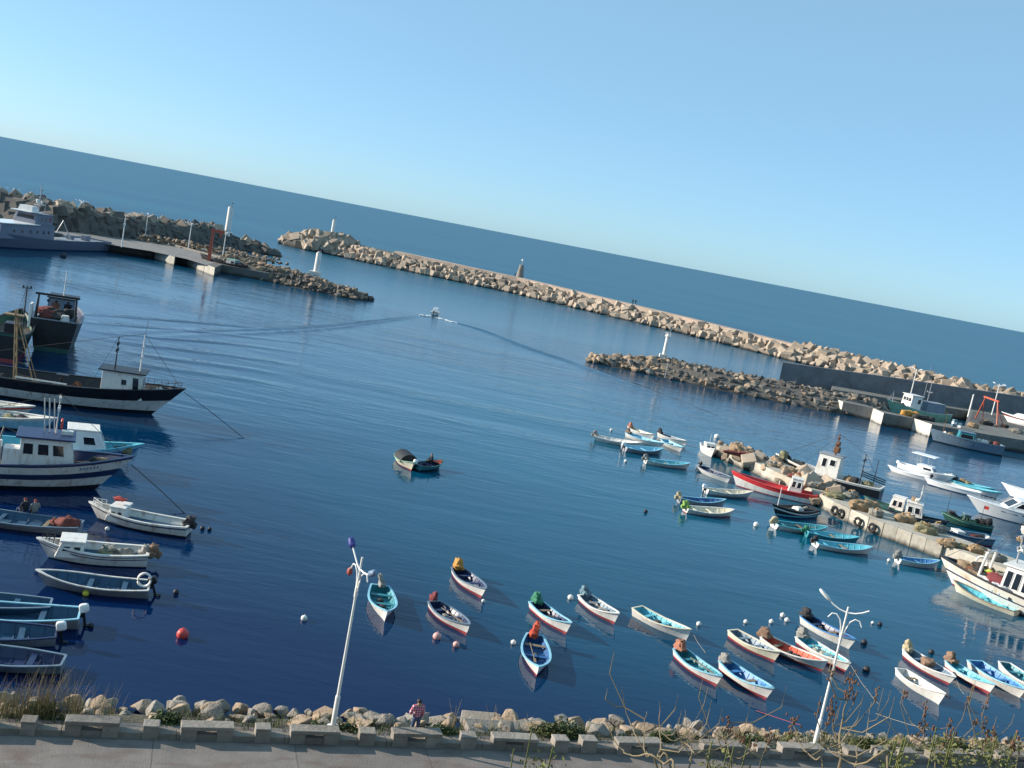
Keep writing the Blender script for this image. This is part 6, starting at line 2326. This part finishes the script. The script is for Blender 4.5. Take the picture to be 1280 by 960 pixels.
    bump(hc + Vector((-.09, 0, 0)), (.014, .026, .034))
    bump(hc + Vector((.09, 0, 0)), (.014, .026, .034))
    bm.to_mesh(body)
    bm.free()
    body.materials.clear()
    body.materials.append(SKIN)
    for p_ in body.polygons:
        p_.use_smooth = True
        p_.material_index = 0
    o = bpy.data.objects.new('person', body)
    COL.objects.link(o)
    o.location = loc
    o.rotation_euler = (0, 0, rz)
    o.scale = (scale,) * 3
    tag(o, label, 'person', group)
    main = [k for k in keys if len(k) == 2 and k[0] not in 'fgh' or k in ('pel', 'spine', 'chest', 'neck', 'head0', 'head1', 'hl', 'hr')]

    def region(c):
        best, bk = 9, None
        for a, b in E_:
            A, B = Vector(J[a]), Vector(J[b])
            ab = B - A
            t = max(0, min(1, (c - A).dot(ab) / ab.length_squared))
            q = (A + ab * t - c).length
            if q < best:
                best, bk = q, (a, b, t)
        return bk

    def shell(name, test, mat, off):
        bm = bmesh.new()
        bm.from_mesh(body)
        bm.faces.ensure_lookup_table()
        kill = [f for f in bm.faces if not test(region(f.calc_center_median()), f.calc_center_median())]
        bmesh.ops.delete(bm, geom=kill, context='FACES')
        bm.normal_update()
        for v in bm.verts:
            v.co += v.normal * off
        m2 = bpy.data.meshes.new(name)
        bm.to_mesh(m2)
        bm.free()
        m2.materials.clear()
        m2.materials.append(mat)
        c = bpy.data.objects.new(name, m2)
        COL.objects.link(c)
        c.parent = o
        return c
    legs = ('kl', 'kr', 'al', 'ar', 'hl', 'hr')
    shell('trousers', lambda e_, c: (e_[1] in ('hl', 'hr', 'kl', 'kr') or (e_[1] in ('al', 'ar') and e_[2] < .93) or (e_[:2] == ('pel', 'spine') and e_[2] < .25)), trousers, .014)
    shell('shirt', lambda e_, c: (e_[:2] in (('pel', 'spine'), ('spine', 'chest')) or (e_[:2] == ('chest', 'neck') and e_[2] < .8) or e_[1] in ('sl', 'sr', 'el', 'er') or (e_[1] in ('wl', 'wr') and e_[2] < .85)), shirt, .024)
    shell('shoe', lambda e_, c: (e_[1] in ('tl', 'tr') or (e_[1] in ('al', 'ar') and e_[2] > .9)), CLOTH_D, .012)
    shell('hair', lambda e_, c: (e_[1] in ('head1', 'head0') and (c.y < hc.y + .02 or c.z > hc.z + .075) and c.z > hc.z - .06 and abs(c.x) < .088), hairm or HAIR, .018)
    return o


SITP = 'people sitting in the boats'
sp = s_of(521)
person('man in a red and white plaid shirt standing behind the parapet, looking at the harbour', q_at(sp, .80, 1.27), QANG + .1, 'stand', plaid(), JEANS)
for k, (px_, mt, lab) in enumerate((((31, 641), CLOTH_D, 'person in dark clothes sitting on the left in the long blue boat'), ((43, 643), CLOTH_G, 'person in pale grey clothes sitting on the right in the long blue boat'))):
    person(lab, P(*px_, .42), 1.2 - .5 * k, 'sit', mt, JEANS, SITP, hairm=CLOTH_R, fingers=False)
person('person in dark clothes sitting in the dark boat with the red bow', P(539, 579, .35), 1.9, 'sit', CLOTH_D, CLOTH_D, SITP, fingers=False)
FARP = 'people standing on the outer breakwater'
for px_, lab in (((643.5, 346), 'tiny dark figure standing left of the grey cone beacon'), ((790.5, 380), 'tiny dark figure on the breakwater crest, left of the pair'), ((794, 380.5), 'tiny dark figure on the breakwater crest, right of the pair')):
    person(lab, P(*px_, 6.2 if px_[0] < 700 else 5.6), random.uniform(0, 6), 'stand', CLOTH_D, CLOTH_D, FARP, fingers=False)

# ------------------------------------------------------------------ vegetation on the bank and hillside
LEAFG = paint('leaf_green', (.055, .085, .022), .7, .45, 3)
LEAFY = paint('leaf_yellow_green', (.13, .14, .035), .7, .4, 3)
DRY = paint('dry_grass', (.28, .22, .11), .85, .35, 4)
GRASS = paint('bank_grass', (.07, .09, .025), .85, .45, 2)
STALK = paint('dry_stalk', (.22, .17, .10), .85, .3, 3)
SEED = paint('seed_head', (.15, .075, .045), .9, .35, 6)


def leaf_cloud(mb, c, s, n, rr, size=.09):
    for _ in range(n):
        d = Vector((rr.gauss(0, 1), rr.gauss(0, 1), rr.gauss(0, 1))).normalized() * rr.random() ** .4
        k = 1 + .5 * noise.noise(d * 2.3 + Vector(c))
        p = Vector(c) + Vector((d.x * s[0] / 2 * k, d.y * s[1] / 2 * k, max(-.02, d.z * s[2] / 2 * k)))
        u = Vector((rr.gauss(0, 1), rr.gauss(0, 1), rr.gauss(0, .7))).normalized()
        v = u.cross(Vector((rr.gauss(0, 1), rr.gauss(0, 1), rr.gauss(0, 1)))).normalized()
        l = size * rr.uniform(.6, 1.5)
        mb.add([p - u * l, p + v * l * .45, p + u * l, p - v * l * .45], [(0, 1, 2, 3)])


def grass_blades(mb, p, n, hgt, rr, spread=.2, w_=.012, lean=.4):
    for _ in range(n):
        b = p + Vector((rr.gauss(0, spread), rr.gauss(0, spread), 0))
        a = rr.uniform(0, 6.28)
        h_ = hgt * rr.uniform(.5, 1.15)
        ln = rr.uniform(.05, lean) * h_
        d = Vector((cos(a), sin(a), 0))
        sd = Vector((-d.y, d.x, 0)) * w_
        m_ = b + d * ln * .35 + Vector((0, 0, h_ * .6))
        t = b + d * ln + Vector((0, 0, h_))
        mb.add([b - sd, b + sd, m_ + sd * .7, m_ - sd * .7, t], [(0, 1, 2, 3), (3, 2, 4)])


rv = random.Random(17)
mb = MB()
for k in range(900):
    s = rv.uniform(-15, 62)
    if noise.noise(Vector((s * .35, 3, 0))) < -.22:
        continue
    of = rv.uniform(.62, 2.6)
    grass_blades(mb, q_at(s, of, 1.22 - .22 * max(0, of - 1.4)), 9, .32, rv, .16, .014, .7)
tag(mb.build('grass', GRASS), kind='stuff', label='low green grass growing between the parapet and the boulders', cat='grass')
mb = MB()
for k in range(260):
    s = rv.uniform(s_of(940), 62)
    of = rv.uniform(.6, 3.4)
    grass_blades(mb, q_at(s, of, 1.2 - .25 * max(0, of - 1.4)), 7, .42, rv, .14, .016, .7)
tag(mb.build('weeds', LEAFY), kind='stuff', label='yellow green weeds among the stones on the right part of the bank', cat='weeds')
for k, (px_, of, s3, n_, lab) in enumerate((
        (702, 1.5, (1.7, .9, .8), 700, 'dark green shrub right of the broken slab, left one of the bushy pair'), (722, 1.6, (1.6, 1.0, 1.0), 700, 'dark green shrub, right one of the bushy pair behind the bench'),
        (560, 1.4, (1.2, .7, .6), 400, 'low green shrub just right of the man in the plaid shirt'), (440, 1.3, (1.0, .6, .55), 300, 'small bright green shrub right of the left lamp foot'),
        (400, 1.3, (1.0, .6, .55), 300, 'small green shrub left of the left lamp foot'), (205, 1.5, (1.2, .8, .7), 400, 'olive green shrub behind the second short pillar from the left'),
        (45, 1.7, (1.2, .8, .9), 400, 'dark shrub at the left end of the bank under the dry grass'), (845, 1.5, (1.1, .7, .7), 350, 'small green shrub right of the dark gap in the bank'),
        (960, 1.4, (1.4, .8, .7), 450, 'green shrub left of the right lamp foot'), (1110, 1.6, (1.5, .8, .7), 450, 'green shrub right of the right lamp, among small stones'),
        (1220, 1.8, (1.6, .9, .8), 500, 'green shrub near the right edge of the bank'))):
    mb = MB()
    c = q_at(s_of(px_), of, 1.15)
    o = empty('shrub', c, 0, lab, 'shrub', 'green shrubs on the bank')
    leaf_cloud(mb, (0, 0, s3[2] * .3), s3, n_, rv, .075)
    leaf_cloud(mb, (s3[0] * .3, 0, s3[2] * .2), (s3[0] * .6, s3[1] * .8, s3[2] * .7), n_ // 3, rv, .075)
    mb.build('foliage', LEAFG if k % 3 else GRASS, o)
    mb = MB()
    for _ in range(6):
        a = rv.uniform(0, 6.28)
        mb.tube([(0, 0, -.1), (cos(a) * .2, sin(a) * .15, s3[2] * .3), (cos(a) * s3[0] * .35, sin(a) * s3[1] * .35, s3[2] * .5)], .014, 4)
    mb.build('stem', WOOD, o)
for k, (px_, h_, n_, lab) in enumerate(((-8, 1.4, 60, 'tuft of dry tall grass at the very left edge'), (18, 1.7, 70, 'tall dry grass tuft second from the left edge'), (48, 2.0, 80, 'tallest dry grass tuft at the left end of the bank'),
                                        (75, 1.8, 50, 'loose dry grass tuft right of the tallest one'), (92, 1.3, 30, 'small dry grass tuft at the end of the left group'), (125, 1.5, 16, 'few thin dry stems standing apart on the left bank'))):
    o = empty('grass_tuft', q_at(s_of(px_), 1.6, 1.15), 0, lab, 'grass', 'dry grass tufts on the left bank')
    mb = MB()
    grass_blades(mb, Vector((0, 0, 0)), n_ * 2, h_, rv, .22, .007, .5)
    mb.build('blades', DRY, o)
for k, (px_, h_) in enumerate(((578, 1.6), (592, 1.2), (612, 1.1), (628, 1.5), (676, 1.0), (752, 1.0), (1010, 1.3))):
    o = empty('dry_weed', q_at(s_of(px_), 1.9, 1.0), 0, 'thin dry stem sticking up from the stones of the bank', 'plant', 'thin dry stems on the bank')
    mb = MB()
    for j in range(3):
        a = rv.uniform(0, 6.28)
        mb.tube([(0, 0, 0), (cos(a) * .1, sin(a) * .1, h_ * .5), (cos(a) * .3 - .1, sin(a) * .2, h_ * rv.uniform(.8, 1))], [.012, .009, .004], 4)
    mb.build('stalk', DRY, o)


# tall dry weeds on the hillside just below the camera: each stalk bends at a few joints
def tall_weed(label, joints, dist, seeds, branches, seed, r_=.009):
    rr = random.Random(seed)
    pts = []
    for k, q in enumerate(joints):
        x, Y, Z = ray(*q)
        D = dist - .05 * k + rr.uniform(-.04, .04)
        pts.append(Vector((x, Y, Z)) * (D / Y) + Vector((0, 0, CAM_H)))
    d = (pts[-1] - pts[-2]).normalized()
    n_ = pts[-1] + Vector((d.x * .35, -.1, -.8))
    pts.append(n_)
    base = Vector((n_.x + d.x * .2, n_.y - .15, 0))
    base.z = hill_z(base.x, base.y) - .1
    pts.append(base)
    pts = [p - base for p in pts[::-1]]
    fine = []
    for i in range(len(pts) - 1):
        p0, p1, p2, p3 = pts[max(i - 1, 0)], pts[i], pts[i + 1], pts[min(i + 2, len(pts) - 1)]
        for m_ in range(4):
            f = m_ / 4
            fine.append(.5 * ((2 * p1) + (p2 - p0) * f + (2 * p0 - 5 * p1 + 4 * p2 - p3) * f * f + (3 * p1 - p0 - 3 * p2 + p3) * f ** 3))
    fine.append(pts[-1])
    o = empty('dry_weed', base, 0, label, 'plant', 'tall dry weeds rising in front of the camera')
    n = len(fine)
    mb = MB()
    mb.tube([p + Vector((rr.gauss(0, .003), rr.gauss(0, .003), 0)) for p in fine], [r_ * .58 * (1.35 - 1.1 * k / (n - 1)) for k in range(n)], 6)
    st = mb.build('stalk', STALK, o, smooth=60)
    for k in range(branches):
        i = rr.randint(max(9, n // 2), n - 2)
        p = fine[i]
        d = Vector((rr.choice((-1, 1)) * rr.uniform(.4, 1), rr.uniform(-.5, .5), rr.uniform(.2, .9))).normalized()
        l = rr.uniform(.10, .30)
        mb = MB()
        mb.tube([p, p + Vector((d.x, d.y, d.z * .3)) * l * .5, p + d * l, p + d * l + Vector((0, 0, l * .4))], [r_ * .4, r_ * .33, r_ * .25, r_ * .12], 5)
        bo = mb.build('branch', STALK, st)
        if seeds and rr.random() < .4:
            mb = MB()
            for _ in range(7):
                mb.blob(p + d * l + Vector((rr.gauss(0, .006), rr.gauss(0, .006), l * .4 * rr.random())), (.008, .008, .015), amp=.2, seed=rr.random() * 9, nu=5, nv=4)
            mb.build('seed_cluster', SEED, bo)['kind'] = 'stuff'
    if seeds:
        mb = MB()
        for _ in range(seeds * 4):
            i = rr.randint(int(n * .85), n - 1)
            mb.blob(fine[i] + Vector((rr.gauss(0, .014), rr.gauss(0, .014), rr.gauss(0, .02))), (.009, .009, .016), amp=.2, seed=rr.random() * 9, nu=5, nv=4)
        mb.build('seed_cluster', SEED, st)['kind'] = 'stuff'


W = tall_weed
W('long dry stalk bending down to the right, leftmost of the foreground weeds', [(777.5, 859), (782, 884), (789.5, 908), (799, 925), (807, 940), (823, 949), (839, 961)], 4.9, 0, 1, 1)
W('pale stalk with a small kink, second of the foreground weeds', [(808, 889), (805, 912), (804, 932), (808, 946), (822, 965)], 4.8, 0, 2, 2, .010)
W('tallest straight pale stalk of the left weed group', [(823, 877), (825, 905), (825.6, 932), (821, 948), (826, 968)], 4.8, 0, 2, 3, .010)
W('bare stalk curving right beside the dark shrub, right of the tallest one', [(858, 888), (858.4, 912), (865, 931), (862, 950), (858, 970)], 4.9, 0, 2, 4, .007)
W('arching pale stalk curving low over the pavement', [(758, 903), (769, 927), (781, 941), (795, 945), (812, 943), (830, 955), (842, 970)], 4.6, 0, 0, 5, .009)
W('brown stalk with seed heads in the middle of the foreground weeds', [(910, 898), (909, 927), (911, 945), (912, 968)], 4.8, 6, 4, 6)
W('thin branched stalk sloping down right in the middle weed group', [(824, 914), (839, 925), (856, 929), (869, 942), (887, 962)], 4.6, 0, 4, 7, .008)
W('short pale stalk standing between the two lower branches', [(886, 915), (887, 932), (883, 948), (884, 968)], 4.6, 0, 1, 8, .007)
W('seeding stalk directly left of the right lamp', [(962, 918), (958, 935), (952, 950), (950, 970)], 4.6, 4, 4, 9, .007)
W('stalk with a dark tip crossing in front of the right lamp foot', [(992, 897), (995, 914), (1001, 932), (1018, 950), (1030, 968)], 4.7, 4, 2, 10, .008)
W('tall seeding stalk just right of the right lamp', [(1041, 877), (1039, 897), (1044, 921), (1048, 938), (1049, 968)], 4.8, 6, 3, 11)
W('tallest brown seeding stalk right of the lamp, with a dark head', [(1064, 848), (1059, 875), (1052, 903), (1049, 934), (1048, 968)], 4.8, 9, 4, 12, .011)
W('thin stalk standing apart right of the tall seeding pair', [(1090, 878), (1086, 897), (1082, 919), (1070, 938), (1066, 968)], 4.9, 0, 2, 13, .007)
W('wide arching stalk looping across the weeds right of the lamp', [(1024, 917), (1035, 936), (1050, 947), (1066, 955), (1083, 953), (1103, 941), (1110, 968)], 4.5, 0, 2, 14, .009)
W('low branching yellow weed below the rope on the right', [(1156, 905), (1154, 925), (1160, 937), (1168, 968)], 4.6, 5, 5, 15, .007)
W('short leafy stalk near the right bottom corner, left of three', [(1190, 922), (1187, 940), (1191, 968)], 4.5, 5, 5, 16, .006)
W('short leafy stalk near the right bottom corner, middle of three', [(1236, 918), (1240, 938), (1234, 968)], 4.5, 5, 5, 17, .006)
W('short leafy stalk near the right bottom corner, right of three', [(1268, 926), (1265, 945), (1269, 968)], 4.4, 5, 5, 18, .006)
for k, (px_, n_, lab) in enumerate((((1185, 945), 130, 'yellow green leafy weed, left one at the right bottom corner'), ((1240, 945), 150, 'yellow green leafy weed, right one at the bottom corner'), ((1120, 955), 90, 'small leafy weed at the bottom right of the lamp'), ((900, 962), 70, 'small yellow leafy weed at the bottom under the brown stalks'), ((675, 962), 60, 'yellow green sprig touching the bottom edge in the middle'))):
    x, Y, Z = ray(*px_)
    p = Vector((x, Y, Z)) * (4.4 / Y) + Vector((0, 0, CAM_H))
    base = Vector((p.x, p.y, hill_z(p.x, p.y) - .05))
    o = empty('leafy_weed', base, 0, lab, 'plant', 'leafy weeds below the camera')
    mb = MB()
    leaf_cloud(mb, (0, 0, p.z - base.z), (.24, .24, .22), n_ * 2, rv, .010)
    leaf_cloud(mb, (0, 0, (p.z - base.z) * .8), (.36, .36, .6), n_ * 3, rv, .011)
    mb.build('foliage', LEAFY, o)
    mb = MB()
    for j in range(4):
        mb.tube([(0, 0, 0), (rv.gauss(0, .03), rv.gauss(0, .03), (p.z - base.z) * .5), (rv.gauss(0, .07), rv.gauss(0, .07), (p.z - base.z) * 1.02)], [.007, .006, .003], 5)
    mb.build('stalk', LEAFY, o)
# broken slab half way along the bank
mb = MB()
mb.box((0, 0, 0), (2.6, 1.4, .34), rot=Matrix.Rotation(.16, 3, 'X') @ Matrix.Rotation(.07, 3, 'Y'))
o = mb.build('broken_slab', CONC, None, bevel=.05)
o.location = q_at(s_of(636), 2.0, 1.02)
o.rotation_euler.z = QANG + .1
tag(o, 'large flat broken concrete slab lying among the boulders behind the parapet', 'concrete slab')
mb = MB()
mb.box((0, 0, 0), (1.5, 1.0, .3), rot=Matrix.Rotation(.45, 3, 'X') @ Matrix.Rotation(-.15, 3, 'Y'))
o = mb.build('broken_slab', CONC, None, bevel=.05)
o.location = q_at(s_of(590) + 1.2, 3.4, .75)
o.rotation_euler.z = QANG - .3
tag(o, 'smaller tilted concrete slab at the water side of the large broken slab', 'concrete slab')
# gear standing about on the right pier
PG = 'gear on the right pier'
for lab, px_, sz, key in (('dark net heap under the red gantry on the right pier', (1233, 531), (3.0, 2.0, 1.2), 'dark'), ('tan net heap left of the red gantry on the right pier', (1214, 534), (2.4, 1.6, 1.3), 'tan'),
                          ('grey net heap at the right edge of the right pier', (1270, 541), (3.2, 2.0, 1.1), 'grey'), ('low dark net heap beside the yacht on the pier', (1255, 534), (2.4, 1.6, .9), 'dark')):
    net_heap(lab, px_, 2.36, sz, key, px_[0], 4)['group'] = PG
for k, (px_, n_) in enumerate(((1192, 3), (1199, 2))):
    for j in range(n_):
        mb = MB()
        mb.box((0, 0, .22), (.8, .6, .44))
        o = mb.build('fish_crate', GELCOAT if (j + k) % 2 else TARPS['slate'], None, bevel=.04)
        o.location = P(px_, 533 if k == 0 else 534.5, 2.36) + Vector((0, 0, .45 * j))
        o.rotation_euler.z = .2 * j + k
        tag(o, ('%s crate of the %s stack on the right pier, %s' % (('white' if (j + k) % 2 else 'slate grey'), ('left taller' if k == 0 else 'right lower'), ('bottom one', 'second from the ground', 'topmost')[j])), 'crate', 'fish crates on the right pier')
